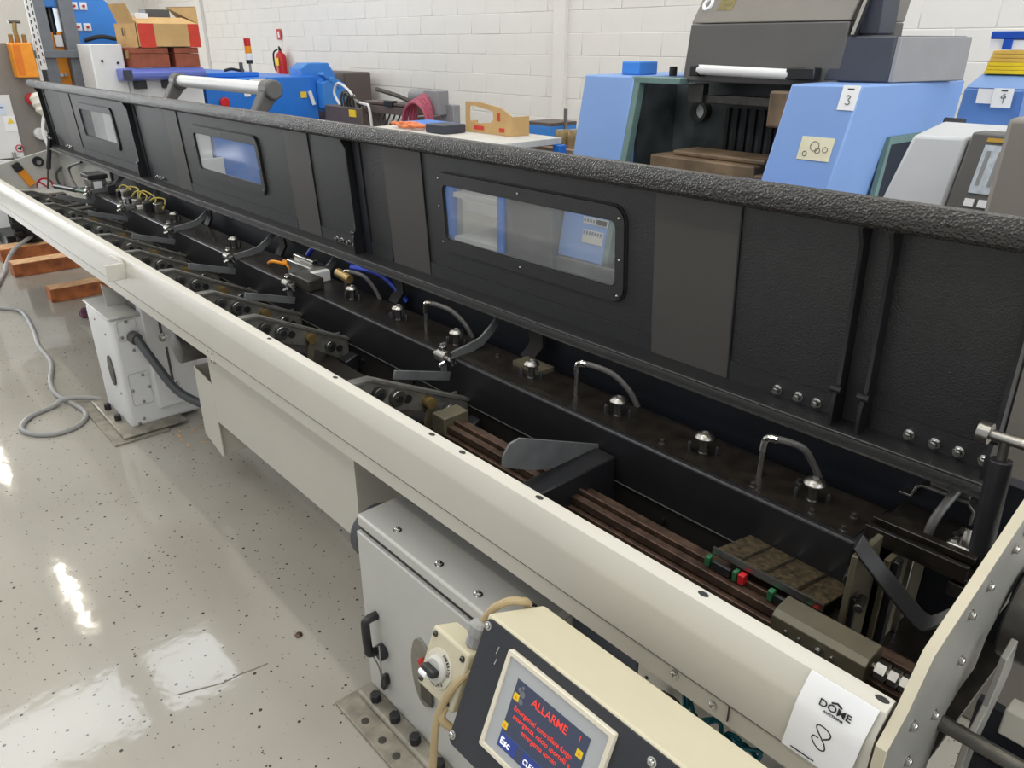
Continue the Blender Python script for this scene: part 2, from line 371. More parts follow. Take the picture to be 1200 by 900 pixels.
# --- dome posts
def dome(x, y=1.416, h=.055):
    p = lab(MB().lathe((x, y, .90), [(.013, 0), (.013, .004), (.0105, .006), (.0105, h-.012)]).build('dome_post', DSTEEL, BF), 'post with a domed steel cap')
    MB().lathe((x, y, .90+h-.014), [(.010, 0), (.0235, .001), (.0235, .004), (.019, .010), (.011, .0145), (.008, .0148), (.007, .011)]).build('cap', STEEL, p)
    for dx, dy in ((-.03, -.012), (.028, .012), (-.012, .03)): MB().lathe((x+dx, y+dy, .9), [(.0055, 0), (.0055, .022), (.003, .026)], n=8).build('pin', BLK, p)
    return p
for x in (-.625, -.905, -1.175, -1.51, -1.867, -2.20, -2.515, -3.60, -4.38): dome(x)
for x, y in ((-.526, 1.36), (-.534, 1.42), (-.60, 1.37), (-.74, 1.37), (-.68, 1.46), (-1.0, 1.38), (-3.8, 1.40), (-3.72, 1.43), (-4.05, 1.40), (-4.0, 1.44), (-1.7, 1.45)):
    MB().lathe((x, y, .9), [(.009, 0), (.009, .003), (.006, .004), (.006, .012), (.003, .013)], n=6).build('nut', DSTEEL, BF)
# --- coolant pipes with hoses
for x, hx in ((-.757, .09), (-1.335, .14), (-2.045, .14), (-2.57, .10)):
    p = lab(MB().tube([(x, 1.424, .90), (x, 1.424, .975)], .0065, 10, 1).build('coolant_pipe', STEEL, BF), 'upright steel pipe with a grey hose')
    MB().tube([(x, 1.424, .965), (x+.002, 1.424, .99), (x+.008, 1.426, 1.0), (x+.026, 1.432, 1.0)], .009, 10, 3).build('elbow', CHROME, p)
    MB().tube([(x+.02, 1.432, 1.0), (x+.05, 1.442, .999), (x+.035+hx*.45, 1.462, .985), (x+.01+hx*.9, 1.485, .945), (x+hx+.02, 1.498, .90)], .008, 10, 5).build('hose', HOSE, p)
# --- hold-down assemblies
def holddown(x):
    a = lab(MB().bar([(x, 1.32, .905), (x-.002, 1.40, .915), (x-.004, 1.455, .925), (x-.006, 1.50, .955), (x-.008, 1.56, 1.01)], (0, -.25, 1), .016, .004).build('hold_down_arm', GREYSTEEL, BF, bevel=.0015), 'bent flat steel hold-down arm over the beam')
    MB().box(x-.016, x-.010, 1.300, 1.322, .83, .955).build('upright', GREYSTEEL, a, bevel=.003)
    MB().bar([(x-.004, 1.325, .842), (x-.002, 1.12, .905)], (1, 0, 0), .004, .014).build('finger_bar', GREYSTEEL, a, bevel=.0015)
    MB().cyl((x-.03, 1.306, .913), (x+.012, 1.306, .913), .020, n=18).build('collar', STEEL, a, bevel=.002)
    w = MB().cyl((x-.05, 1.306, .913), (x+.05, 1.306, .91), .007, n=8)
    w.cyl((x+.02, 1.29, .905), (x+.02, 1.27, .90), .006, n=8); w.cyl((x+.045, 1.306, .90), (x+.045, 1.30, .925), .008, n=8)
    w.build('clamp_bolt', CHROME, a)
    MB().box(x-.022, x-.004, 1.30, 1.322, .925, .945).build('nut', CHROME, a, bevel=.002)
    return a
h0 = holddown(-1.785)
for x in (-2.82, -3.40, -4.16, -4.93, -5.63): dup(h0, (x+1.785, 0, 0))
# --- loading arms with rollers
def loadarm(x):
    P = [(.935, .925), (.935, .945), (.99, .950), (1.12, .885), (1.30, .80), (1.335, .775), (1.335, .70), (1.29, .715), (1.16, .80), (1.05, .84), (.97, .875)]
    a = lab(MB().prism(P, 'x', x-.03, x-.012).build('loading_arm', ARMGREY, BF, bevel=.002), 'sloping steel loading arm with rollers')
    MB().bar([(x-.021, .94, .951), (x-.021, 1.0, .948), (x-.021, 1.335, .785)], (1, 0, 0), .018, .004).build('slide_strip', ARMGREY, a)
    for y, z, r, m in ((1.015, .903, .020, DSTEEL), (1.075, .873, .024, STEEL), (1.255, .777, .020, STEEL)):
        o = MB().cyl((x-.012, y, z), (x+.006, y, z), r, n=18).build('roller', m, a, bevel=.002)
        MB().cyl((x+.006, y, z), (x+.012, y, z), r*.5, n=6).build('roller_bolt', BLK, a)
    for y, z in ((1.115, .855), (1.295, .757)): MB().cyl((x-.012, y, z), (x-.008, y, z), .013, n=12).build('slot', BLK, a)
    MB().cyl((x-.012, 1.18, .828), (x+.016, 1.18, .828), .018, n=14).build('bushing', BRASS, a)
    MB().bar([(x+.006, 1.185, .83), (x+.008, 1.15, .70)], (0, 1, .3), .013, .004).build('link', OLIVE, a)
    MB().prism([(1.29, .80), (1.325, .80), (1.325, .70), (1.315, .70)], 'x', x-.06, x-.055).build('fin', GREYSTEEL, a)
    MB().prism([(1.28, .72), (1.335, .74), (1.335, .67), (1.30, .67)], 'x', x+.0, x+.05).build('bracket', BLK, a, bevel=.004)
    MB().prism([(.97, .86), (1.27, .70), (1.27, .67), (1.14, .67), (.97, .76)], 'x', x-.10, x-.035).build('housing', BLK, a, bevel=.006)
    return a
l0 = loadarm(-1.70)
for x in (-2.42, -2.79, -3.20, -3.62, -4.05, -4.55, -5.1, -5.65): dup(l0, (x+1.70, 0, 0))
# --- ramp plate
rp = MB().prism([(1.005, .905), (1.01, .935), (1.03, .958), (1.06, .962), (1.34, .845), (1.34, .785), (1.10, .86)], 'x', -1.172, -1.166)
lab(rp.build('ramp_plate', GREYSTEEL, BF, bevel=.001), 'grey sheet steel ramp plate with a rounded tip')
lab(MB().box(-1.17, -1.10, 1.02, 1.33, .70, .84).build('ramp_block', BLK, BF, bevel=.004), 'black block under the ramp plate')
# --- guide channel
gr = MB()
for y0, y1, z0, z1 in ((1.17, 1.19, .77, .79), (1.195, 1.203, .77, .80), (1.21, 1.24, .76, .785)): gr.box(-1.62, -.30, y0, y1, z0, z1)
gr.box(-1.62, -.30, 1.16, 1.25, .735, .765)
lab(gr.build('guide_channel', RUST, BF, bevel=.0015), 'oily brown grooved guide channel')
MB().box(-1.66, -1.60, 1.16, 1.25, .74, .815).build('channel_end_block', OLIVE, BF, bevel=.003)
g2 = MB(); g2.box(-6.8, -1.7, 1.16, 1.25, .70, .74)
g2.build('rear_channel', BLKOIL, BF, bevel=.002)
sb = lab(MB().prism([(1.10, .80), (1.10, .838), (1.112, .848), (1.155, .853), (1.165, .84), (1.165, .80)], 'x', -.52, -.343).build('steel_clamp_bar', OLIVE, BF, bevel=.0015, smooth=12), 'bevelled steel clamp bar with screws')
for x, r in ((-.488, .004), (-.462, .0035), (-.425, .007), (-.40, .004)): screw((x, 1.10, .82), (0, -1, 0), r, sb, m=STEEL)
tn = MB(); tn.cyl((-.343, 1.13, .825), (-.26, 1.13, .825), .006, n=10)
for xa, xb, r in ((-.335, -.318, .017), (-.312, -.298, .016), (-.293, -.28, .016)): tn.cyl((xa, 1.13, .825), (xb, 1.13, .825), r, n=6)
lab(tn.build('threaded_rod', STEEL, BF), 'threaded rod with hex nuts')
# --- chip tray with green and red catches
tr = lab(MB().hexa([(-.71, 1.20, .828), (-.475, 1.20, .823), (-.475, 1.335, .795), (-.71, 1.335, .80), (-.71, 1.20, .833), (-.475, 1.20, .828), (-.475, 1.335, .80), (-.71, 1.335, .805)]).build('chip_tray', TRAY, BF), 'brown tray covered in oily metal chips')
MB().box(-.715, -.47, 1.196, 1.201, .822, .837).build('tray_lip', STEEL, tr)
for x in (-.655, -.60, -.53): MB().hexa([(x, 1.21, .82), (x+.003, 1.21, .82), (x+.003, 1.33, .79), (x, 1.33, .79), (x, 1.21, .835), (x+.003, 1.21, .835), (x+.003, 1.33, .808), (x, 1.33, .808)]).build('tray_rib', STEEL, tr)
for xa, xb, m in ((-.722, -.71, GREEN), (-.655, -.645, GREEN), (-.642, -.628, RED), (-.575, -.563, GREEN), (-.505, -.495, GREEN), (-.492, -.48, RED)):
    MB().box(xa, xb, 1.180, 1.196, .795, .818).build('catch', m, tr, bevel=.002)
for xa, xb in ((-.705, -.66), (-.56, -.508)): MB().box(xa, xb, 1.18, 1.19, .795, .815).build('catch_bar', BLK, tr, bevel=.002)
for x, y, z, r in ((-.47, 1.31, .845, .02), (-.47, 1.26, .76, .022), (-.43, 1.25, .84, .009)):
    MB().cyl((x, y+.02, z), (x+.01, y-.02, z), r, n=16).build('socket_bolt', DSTEEL, BF, bevel=.002)
MB().cyl((-.62, 1.03, .80), (-.58, 1.03, .80), .05, n=24).build('pulley', DARKPLATE, BF, bevel=.004)
# --- near end block (olive plates, black lever, cover channel)
for y0, y1, z0, z1, x, m in ((1.23, 1.335, .665, .945, -.44, OLIVE), (1.34, 1.558, .665, .893, -.42, OLIVE), (1.345, 1.365, .665, .893, -.405, BLK), (1.44, 1.452, .665, .86, -.41, STEEL), (1.24, 1.25, .665, .85, -.43, BLK)):
    MB().box(x-.012, x, y0, y1, z0, z1).build('end_block_plate', m, BF, bevel=.002)
lev = MB().bar([(-.455, 1.31, .915), (-.458, 1.27, .95), (-.448, 1.25, .963), (-.435, 1.245, .952), (-.40, 1.245, .925), (-.325, 1.245, .872), (-.312, 1.25, .865), (-.298, 1.265, .875), (-.275, 1.29, .90)], (0, .75, .66), .017, .005)
lab(lev.build('locking_lever', BLK, BF, bevel=.002), 'black bent flat locking lever')
cc = MB(); cc.box(-.49, -.30, 1.37, 1.382, .90, .93); cc.box(-.49, -.30, 1.40, 1.42, .92, .935); cc.box(-.49, -.24, 1.37, 1.56, .895, .905)
lab(cc.build('cover_channel', BLKOIL, BF, bevel=.002), 'oily dark cover channel over the end block')
MB().tube([(-.404, 1.462, .90), (-.402, 1.475, .94), (-.39, 1.52, .99), (-.38, 1.545, 1.01)], .009, 10, 4).build('clear_hose', HOSE, BF)
zb = MB().bar([(-.50, 1.56, .93), (-.475, 1.56, .93), (-.468, 1.56, .955), (-.46, 1.56, .962), (-.37, 1.56, .962), (-.355, 1.555, .95), (-.355, 1.55, .92)], (0, 1, 0), .02, .003)
lab(zb.build('z_bracket', STEEL, BF, bevel=.001), 'bright bent bracket')
MB().box(-.45, -.37, 1.55, 1.565, .965, 1.0).build('sensor_block', STEEL, BF, bevel=.003)
fl = lab(MB().box(-.36, -.30, 1.42, 1.50, .905, .935).build('valve_block', STEEL, BF, bevel=.006), 'steel valve block with socket screws')
for dx, dy in ((.012, .02), (.045, .025), (.02, .06)): MB().cyl((-.36+dx, 1.42+dy, .93), (-.36+dx, 1.42+dy, .948), .009, n=10).build('socket_screw', CHROME, fl)
# --- near end plates
EP = [(.870, .74), (.870, .93), (.918, .965), (.968, 1.033), (1.039, 1.058), (1.284, 1.142), (1.50, 1.20), (1.50, 1.08), (1.41, .985), (1.323, .938), (1.257, .897), (1.239, .837), (1.178, .831), (1.136, .812), (1.121, .734), (1.10, .55), (.95, .55), (.91, .74)]
ep = lab(MB().prism(EP, 'x', XN, XN+.012).build('end_plate', mat('grey_end_plate', (132, 130, 124), .45, .2, var=.06, vscale=10), BF), 'grey steel end plate with a cream edge')
EDG = mat('cream_edge', (190, 182, 160), .5, var=.03)
MB().bar([(XN+.006, .868, .80), (XN+.006, .869, .93), (XN+.006, .916, .967), (XN+.006, .966, 1.0355), (XN+.006, 1.038, 1.0605), (XN+.006, 1.284, 1.1445), (XN+.006, 1.50, 1.2025)], (1, 0, 0), .0075, .002).build('edge_strip', EDG, ep)
for y, z in ((1.10, 1.03), (1.16, 1.05), (1.25, 1.075), (1.29, 1.09), (1.12, .93), (.96, .91), (.985, .82), (1.06, .86)): 
    screw((XN+.012, y, z), (1, 0, 0), .007, ep, m=STEEL)
P2 = [(.93, .50), (.95, .86), (1.0, .90), (1.02, .985), (1.06, 1.0), (1.08, .93), (1.05, .88), (1.0, .82), (.985, .5)]
lab(MB().prism([(y+.16, z-.06) for y, z in P2], 'x', XN+.05, XN+.060).build('inner_end_plate', mat('grey_end_plate', (0, 0, 0)), BF, bevel=.0015), 'second grey plate behind the end plate')
lab(MB().cyl((XN+.02, 1.36, .90), (XN+.45, 1.36, .90), .085, n=32).build('drum', DSTEEL, BF, bevel=.004), 'dark steel drum')
lab(MB().cyl((XN, 1.12, .80), (XN+.40, 1.12, .80), .013, n=14).build('tie_rod', DSTEEL, BF), 'dark steel tie rod')
lab(MB().box(XN+.07, XN+.45, 1.24, 1.28, .735, .79).build('cross_beam', CREAM, BF, bevel=.003), 'cream cross beam below the drum')
MB().box(XN+.02, XN+.45, 1.30, 1.32, .3, .73).build('back_plate', NAVYBLK, BF)
MB().box(XN+.03, XN+.42, 1.10, 1.30, .50, .62).build('slide_block', BLK, BF, bevel=.004)
for x in (-.18, -.14, -.10): MB().cyl((x, 1.10, .66), (x+.03, 1.10, .66), .014, n=10).build('fitting', STEEL, BF)
lab(MB().tube([(-.06, 1.30, .80), (-.05, 1.23, .76), (-.03, 1.21, .70), (.0, 1.20, .64), (.03, 1.2, .60)], .010, 10, 5).build('green_hose', GREEN, BF), 'green hose')
# --- gas springs
def spring(p0, p1, r, part=.72):
    p0 = Vector(p0); p1 = Vector(p1); q = p1.lerp(p0, part)
    g = lab(MB().cyl(p1, q, r, n=18).build('gas_spring', BLK, BF, bevel=.002), 'black gas spring holding the lid')
    MB().cyl(q, p0, r*.45, n=12).build('rod', DSTEEL, g)
    MB().cyl(p0-Vector((.035, 0, 0)), p0+Vector((.05, 0, 0)), r*.5, n=12).build('stud', STEEL, g)
    MB().cyl(p0-Vector((.045, 0, 0)), p0-Vector((.025, 0, 0)), r, n=14).build('stud_head', STEEL, g)
    return g
spring((-.318, 1.45, 1.160), (-.30, 1.43, .875), .020, .86)
MB().box(-.33, -.24, 1.39, 1.45, .845, .875).build('spring_foot', DSTEEL, BF, bevel=.003)
spring((-7.30, 1.50, 1.10), (-7.30, 1.44, .86), .017, .98)
MB().cyl((-7.30, 1.44, .87), (-7.30, 1.40, .70), .007, n=10).build('spring_rod', DSTEEL, BF)
# --- far end plate with the things fixed to it
fe = lab(MB().prism([(.88, .76), (.88, .84), (.95, .885), (1.13, .918), (1.58, 1.02), (1.60, 1.0), (1.60, .66), (1.1, .66)], 'x', XF-.02, XF).build('far_end_plate', GREYPAINT, BF, bevel=.004), 'light grey far end plate')
MB().tube([(XF+.02, 1.60, .74), (XF+.03, 1.52, .70), (XF+.03, 1.50, .80), (XF+.03, 1.56, .86), (XF+.02, 1.66, .87)], .009, 8, 5).build('end_cable', CONDUIT, fe)
sw = MB().obox((XF+.012, 1.285, .80), (1, 0, 0), (0, .45, -.9), (0, .9, .45), .012, .07, .028).build('safety_switch', ORANGE, fe, bevel=.004)
MB().obox((XF+.014, 1.24, .885), (1, 0, 0), (0, .45, -.9), (0, .9, .45), .014, .035, .03).build('switch_cap', BLK, fe, bevel=.004)
MB().ring(circ(1.395, .915, .04, 16), circ(1.40, .91, .02, 16), 'x', XF, XF+.02).build('hook', BLK, fe)
def sign_disc(y, z, r, x):
    MB().prism(circ(y, z, r), 'x', x, x+.003).build('sign_disc', PAPER, fe)
    MB().ring(circ(y, z, r), circ(y, z, r*.78), 'x', x+.003, x+.005).build('sign_ring', RED, fe)
    MB().obox((x+.004, y, z), (1, 0, 0), (0, 1, -1), (0, 1, 1), .001, r*.85, r*.1).build('sign_bar', RED, fe)
sign_disc(1.405, .72, .065, XF)
lab(MB().box(XF, -5.9, 1.12, 1.56, .70, .71).build('far_liner', GREYPAINT, BF), 'light grey liner sheet at the far end')
MB().box(XF, -6.0, 1.553, 1.562, .71, 1.01).build('far_back_liner', GREYPAINT, BF)
# far-end details in the trough
fd = lab(MB().prism([(1.08, .80), (1.12, .85), (1.30, .80), (1.30, .70), (1.08, .72)], 'x', -6.3, -5.3).build('bar_gripper_housing', DSTEEL, BF, bevel=.01), 'dark steel gripper housing at the far end')
for i in range(5): MB().box(-6.15+i*.16, -6.07+i*.16, 1.10, 1.27, .835, .85).build('housing_rib', DSTEEL, fd, bevel=.003)
vb = lab(MB().box(-5.82, -5.68, 1.34, 1.44, .90, .98).build('far_valve', STEEL, BF, bevel=.006), 'steel valve block at the far end')
MB().box(-5.84, -5.66, 1.33, 1.45, .98, 1.01).build('valve_cap', BLK, vb, bevel=.004)
MB().box(-5.68, -5.675, 1.36, 1.41, .92, .965).build('valve_label', PAPER, vb)
MB().tube([(-5.83, 1.40, .94), (-6.2, 1.42, .86), (-6.6, 1.46, .80), (-6.9, 1.50, .90), (-6.6, 1.53, .98)], .010, 8, 5).build('valve_hose', CONDUIT, vb)
MB().cyl((-6.5, 1.30, .84), (-6.1, 1.34, .86), .018, n=12).build('marker_probe', BLK, BF)
MB().cyl((-6.1, 1.34, .86), (-5.85, 1.365, .87), .014, n=12).build('probe_tip', mat('dull_green', (70, 96, 74), .5), BF)
for i in range(14):
    x = -5.7+i*.075+random.uniform(-.02, .02); y = random.uniform(1.40, 1.50); h = random.uniform(.02, .06)
    MB().box(x, x+random.uniform(.03, .06), y-.03, y+.02, .902, .902+h).build('relay_block', random.choice([STEEL, BLK, GREYPAINT]), BF, bevel=.003)
for i in range(5):
    x = -5.4+i*.14
    MB().tube([(x, 1.42, .93), (x+.05*random.random(), 1.45, .965+.03*random.random()), (x+.10, 1.47+.03*random.random(), .95+.03*random.random()), (x+.16+.1*random.random(), 1.44, .93)], .0045, 7, 4).build('yellow_wire', mat('dull_yellow_wire', (196, 176, 84), .5), BF)
sl = lab(MB().box(-3.02, -2.82, 1.40, 1.48, .902, .965).build('solenoid_block', STEEL, BF, bevel=.005), 'bright aluminium solenoid block')
MB().box(-3.0, -2.84, 1.425, 1.455, .965, .985).build('solenoid_rail', CHROME, sl, bevel=.003)
MB().box(-2.82, -2.79, 1.40, 1.48, .902, .95).build('solenoid_end', WHITEPAINT, sl, bevel=.005)
bl = mat('blue_hose', (36, 62, 170), .4, var=.05)
MB().tube([(-3.05, 1.50, .93), (-2.98, 1.52, 1.0), (-2.8, 1.53, 1.0), (-2.62, 1.54, .97)], .011, 8, 5).build('blue_hose', bl, BF)
MB().tube([(-2.60, 1.47, 1.0), (-2.45, 1.50, 1.0), (-2.36, 1.53, .94), (-2.33, 1.54, .91)], .010, 8, 5).build('blue_hose', bl, BF)
MB().cyl((-2.62, 1.42, .985), (-2.53, 1.42, .975), .018, n=14).build('brass_valve', BRASS, BF, bevel=.003)
MB().tube([(-3.2, 1.40, .91), (-3.1, 1.38, .94), (-3.05, 1.42, .93), (-3.15, 1.45, .92), (-3.0, 1.40, .93)], .007, 7, 5).build('orange_wire', ORANGE, BF)
MB().box(-2.86, -2.70, 1.33, 1.40, .902, .95).build('cylinder_block', DSTEEL, BF, bevel=.005)
for x in (-1.85, -2.6, -3.55, -4.4): MB().bar([(x+.25, 1.52, 1.0), (x+.25, 1.525, .95), (x+.22, 1.51, .90)], (1, 0, 0), .03, .006).build('hook_bracket', DARKPLATE, BF, bevel=.002)
MB().box(-1.62, -1.50, 1.44, 1.50, .902, .915).build('shim', OLIVE, BF)

# ------------------------------------------------------------------ LID
TIL = math.radians(3.5); st, ct = math.sin(TIL), math.cos(TIL)
def LX(p): return (p[0], 1.56-p[2]*st-p[1]*ct, 1.04+p[2]*ct-p[1]*st)      # (x, off toward the front, height up the lid)
LA, LB, LH = -7.42, -.345, .46
WINS = [(-6.392, -5.592), (-4.258, -3.455), (-2.108, -1.288)]
WZ0, WZ1 = .112, .375
pan = MB(); xs = [LA]
for a, b in WINS: xs += [a+.03, b-.03]
xs.append(LB)
for i in range(len(xs)-1):
    if i % 2 == 0: pan.box(xs[i], xs[i+1], -.004, 0, -.01, LH)
    else:
        pan.box(xs[i], xs[i+1], -.004, 0, -.01, WZ0+.03); pan.box(xs[i], xs[i+1], -.004, 0, WZ1-.03, LH)
lid = lab(pan.xf(LX).build('lid', LIDBLK, BF, smooth=0), 'raised black hammer-finish lid with three windows')
# top lip: gloss bullnose
lp = [(-.012, LH-.02), (-.014, LH+.008), (0, LH+.024), (.03, LH+.036), (.055, LH+.042), (.070, LH+.041), (.079, LH+.030), (.082, LH+.012), (.080, LH-.004), (.070, LH-.006), (.060, LH-.004), (.058, LH-.012), (.052, LH-.020), (.015, LH-.020), (.0, LH-.03), (-.005, LH-.005)]
MB().prism(lp, 'x', LA, LB).xf(LX).build('lid_lip', LIDGLOSS, lid, smooth=30)
# foot
MB().prism([(-.02, .0), (.062, 0), (.064, -.002), (.064, -.006), (.070, -.008), (.082, -.008), (.083, -.020), (-.02, -.020)], 'x', LA, LB+.02).xf(LX).build('lid_foot', LIDBLK, lid, smooth=25)
MB().box(LA, LB+.02, .083, .0845, -.021, -.017).xf(LX).build('foot_edge', STEEL, lid)
# smooth strips and seams
for a, b in ((-6.85, -6.56), (-4.62, -4.43), (-3.19, -2.977), (-2.424, -2.19), (-1.193, -.952)):
    MB().box(a, b, 0, .0025, .0, LH-.03).xf(LX).build('seam_strip', LIDSMOOTH, lid)
    MB().box(b, b+.004, 0, .005, .0, LH-.03).xf(LX).build('seam_edge', BLK, lid)
for a, b in ((-6.56, -5.2), (-4.43, -3.19), (-2.19, -1.193), (-.952, -.66), (-.59, -.36), (-2.977, -2.64), (-2.6, -2.43)):
    MB().box(a, b, 0, .004, 0, .05).xf(LX).build('kick_strip', LIDBLK, lid)
# ribs (bent angle ribs)
for x in (-5.18, -2.635, -.66, -.60, -7.38, -.352):
    P = [(0, 0), (.05, 0), (.05, .06), (.034, .10), (.030, LH-.06), (.045, LH-.03), (.045, LH-.02), (0, LH-.02)]
    MB().prism(P, 'x', x-.004, x+.004).xf(LX).build('rib', BLK, lid)
    MB().cyl((x-.012, .042, .085), (x+.012, .042, .085), .008, n=10).xf(LX).build('rib_bolt', BLK, lid)
for x, n_ in ((-2.62, .045), (-5.165, .05), (-7.36, .06)):
    MB().box(x, x+n_, 0, .006, 0, LH-.03).xf(LX).build('rib_flange', NAVYBLK, lid)
# bolts along the foot
for x in (-.813, -.76, -.715, -.672, -.51, -.459, -.413, -.366, -2.84, -2.80, -2.745, -2.70, -4.98, -4.93, -4.88, -7.0, -6.94, -6.9):
    MB().lathe((x, .004, .018), [(.012, 0), (.012, .003), (.0085, .004), (.0075, .014), (.004, .015)], (0, 1, 0), 10).xf(LX).build('bolt', CHROME, lid)
# windows
for a, b in WINS:
    n = 6
    MB().ring(rrect(a, b, WZ0, WZ1, .045, n), rrect(a+.035, b-.03, WZ0+.04, WZ1-.038, .022, n), 'y', 0, .010).xf(LX).build('window_frame', LIDBLK, lid, smooth=30)
    MB().prism(rrect(a+.02, b-.02, WZ0+.02, WZ1-.02, .03, n), 'y', -.006, -.002).xf(LX).build('window_pane', GLASS, lid)
    MB().ring(rrect(a+.033, b-.028, WZ0+.038, WZ1-.036, .024, n), rrect(a+.038, b-.033, WZ0+.043, WZ1-.041, .02, n), 'y', -.002, .006).xf(LX).build('window_gasket', BLK, lid)
    MB().ring(rrect(a-.004, b+.006, WZ0-.004, WZ1+.004, .048, n), rrect(a, b, WZ0, WZ1, .045, n), 'y', -.001, .004).xf(LX).build('painted_frame_shadow', BLK, lid)  # black ring paints in the shadow around the raised frame, wider at right
    cx = (a+b)/2; cz = (WZ0+WZ1)/2
    for x, z in ((a+.02, WZ1-.02), (cx, WZ1-.018), (b-.018, WZ1-.03), (a+.014, cz+.02), (b-.014, cz-.01), (a+.02, WZ0+.03), (cx, WZ0+.02), (b-.02, WZ0+.02)):
        MB().lathe((x, .009, z), [(.0045, 0), (.004, .003), (.002, .0045)], (0, 1, 0), 8).xf(LX).build('rivet', CHROME, lid)
# outside handle of the lid, seen over its top edge
for x in (-4.80, -3.64):
    hb = MB().hexa([(x-.04, 1.56, 1.42), (x+.03, 1.56, 1.42), (x+.03, 1.60, 1.42), (x-.04, 1.60, 1.42), (x-.02, 1.66, 1.60), (x+.05, 1.66, 1.60), (x+.05, 1.74, 1.58), (x-.02, 1.74, 1.58)])
    hb.cyl((x-.02, 1.70, 1.60), (x+.07, 1.70, 1.60), .045, n=16).build('handle_bracket', DGREY, lid, bevel=.008)
lab(MB().cyl((-4.74, 1.70, 1.602), (-3.62, 1.70, 1.602), .031, n=18).build('handle_tube', WHITEPAINT, lid), 'white tube handle on the outside of the lid')

# ------------------------------------------------------------------ drive housing under the rail
DH = thing('drive_housing', 'cream sheet-metal drive housing hanging under the front rail between the cabinets', 'housing', (-2.4, 1.1, .2))
fr = [(-2.945, .36), (-2.945, .73), (-1.82, .73), (-1.82, .355)]
b_ = MB(); b_.prism(fr, 'y', .98, .986); b_.box(-1.826, -1.82, .986, 1.35, .355, .654); b_.box(-2.945, -1.82, .986, 1.35, .355, .361)
b_.build('front_panel', CREAM, DH, bevel=.0015)
b_ = MB(); b_.prism([(-3.13, .235), (-3.13, .555), (-2.945, .53), (-2.945, .19), (-2.97, .19)], 'y', .98, .986); b_.box(-2.972, -2.966, .986, 1.18, .19, .36); b_.box(-3.13, -3.124, .986, 1.2, .235, .555)
lab(b_.build('lower_leg_panel', CREAM, DH, bevel=.0015), 'cream lower skirt with an open top')
MB().box(-3.12, -2.95, 1.0, 1.2, .40, .41).build('housing_inside', BLKOIL, DH)
MB().cyl((-3.14, .93, .64), (-3.14, 1.18, .64), .062, n=28).build('motor', DGREY, DH, bevel=.004)
MB().lathe((-3.14, .932, .64), [(.055, 0), (.055, .003), (.045, .004), (.02, .006)], (0, -1, 0), 24).build('motor_face', DSTEEL, DH)
MB().box(-2.72, -2.50, .976, .9805, .67, .70).build('patch', GREYPAINT, DH)
MB().prism([(-2.42+.085*math.cos(t), .70+.045*math.sin(t)) for t in [math.pi+math.pi*i/12 for i in range(13)]], 'y', .9755, .9805).build('half_round_tab', GREYPAINT, DH)
MB().box(-2.34, -2.0, .976, .9805, .69, .70).build('patch', GREYPAINT, DH)
screw((-2.86, .98, .66), (0, -1, 0), .012, DH); screw((-2.43, .98, .72), (0, -1, 0), .004, DH)
# hidden frame post under the machine, seen beside the housing
fp = MB(); fp.box(-1.70, -1.62, 1.12, 1.2, 0, .654)
tag(fp.build('frame_post', CREAM, bevel=.004), 'cream square frame post standing behind the near cabinet', 'post')

# ================================================================== NEAR CABINET
NC = thing('electrical_cabinet', 'light grey electrical cabinet with black handle under the rail, next to the console', 'cabinet', (-1.25, 1.05, 0))
X0, X1 = -1.592, -.95
MB().box(X0, X1, .872, 1.30, .03, .60).build('body', GREYPAINT, NC, bevel=.004)
tp = MB(); tp.box(X0+.0, X1, .85, 1.28, .600, .636)
lab(tp.build('top_plate', GREYPAINT, NC, bevel=.006), 'flat grey top plate with screws')
door = lab(MB().box(X0-.004, X1, .847, .868, .035, .582).build('door', GREYPAINT, NC, bevel=.004), 'grey cabinet door')
MB().box(X0, X1, .858, .873, .584, .598).build('door_gap', BLK, NC)
for x, y in ((-1.453, .89), (-1.265, .885), (-1.115, .885), (-1.529, 1.0), (-1.499, 1.002), (-1.003, .95)): screw((x, y, .636), (0, 0, 1), .0085, NC)
hd = MB().tube([(-1.525, .847, .335), (-1.525, .815, .335), (-1.524, .808, .32), (-1.520, .808, .24), (-1.518, .812, .225), (-1.515, .847, .22)], .013, 10, 4)
lab(hd.build('handle', BLK, door), 'black bow door handle')
MB().cyl((-1.50, .847, .225), (-1.50, .825, .225), .024, n=18).build('handle_boss', BLK, door, bevel=.004)
MB().tube([(-1.49, .826, .26), (-1.47, .815, .22), (-1.475, .818, .17), (-1.50, .83, .13), (-1.52, .835, .16), (-1.525, .82, .21)], .0022, 6, 6).build('lock_wire', STEEL, door)
MB().prism([(-1.515, .09), (-1.50, .145), (-1.485, .15), (-1.478, .12), (-1.49, .10), (-1.495, .085)], 'y', .83, .846).build('key', BLK, door, bevel=.003)
MB().prism([(x*1, z) for x, z in [(-1.305+.05*math.cos(t), .285+.115*math.sin(t)) for t in [2*math.pi*i/28 for i in range(28)]]], 'y', .842, .848).build('lock_plate', STEEL, door, bevel=.001)
MB().box(-1.31, -1.26, .836, .843, .20, .26).build('lock_slot', DSTEEL, door, bevel=.002)
MB().cyl((-1.30, .842, .33), (-1.30, .834, .33), .010, n=12).build('lock_core', RED, door)
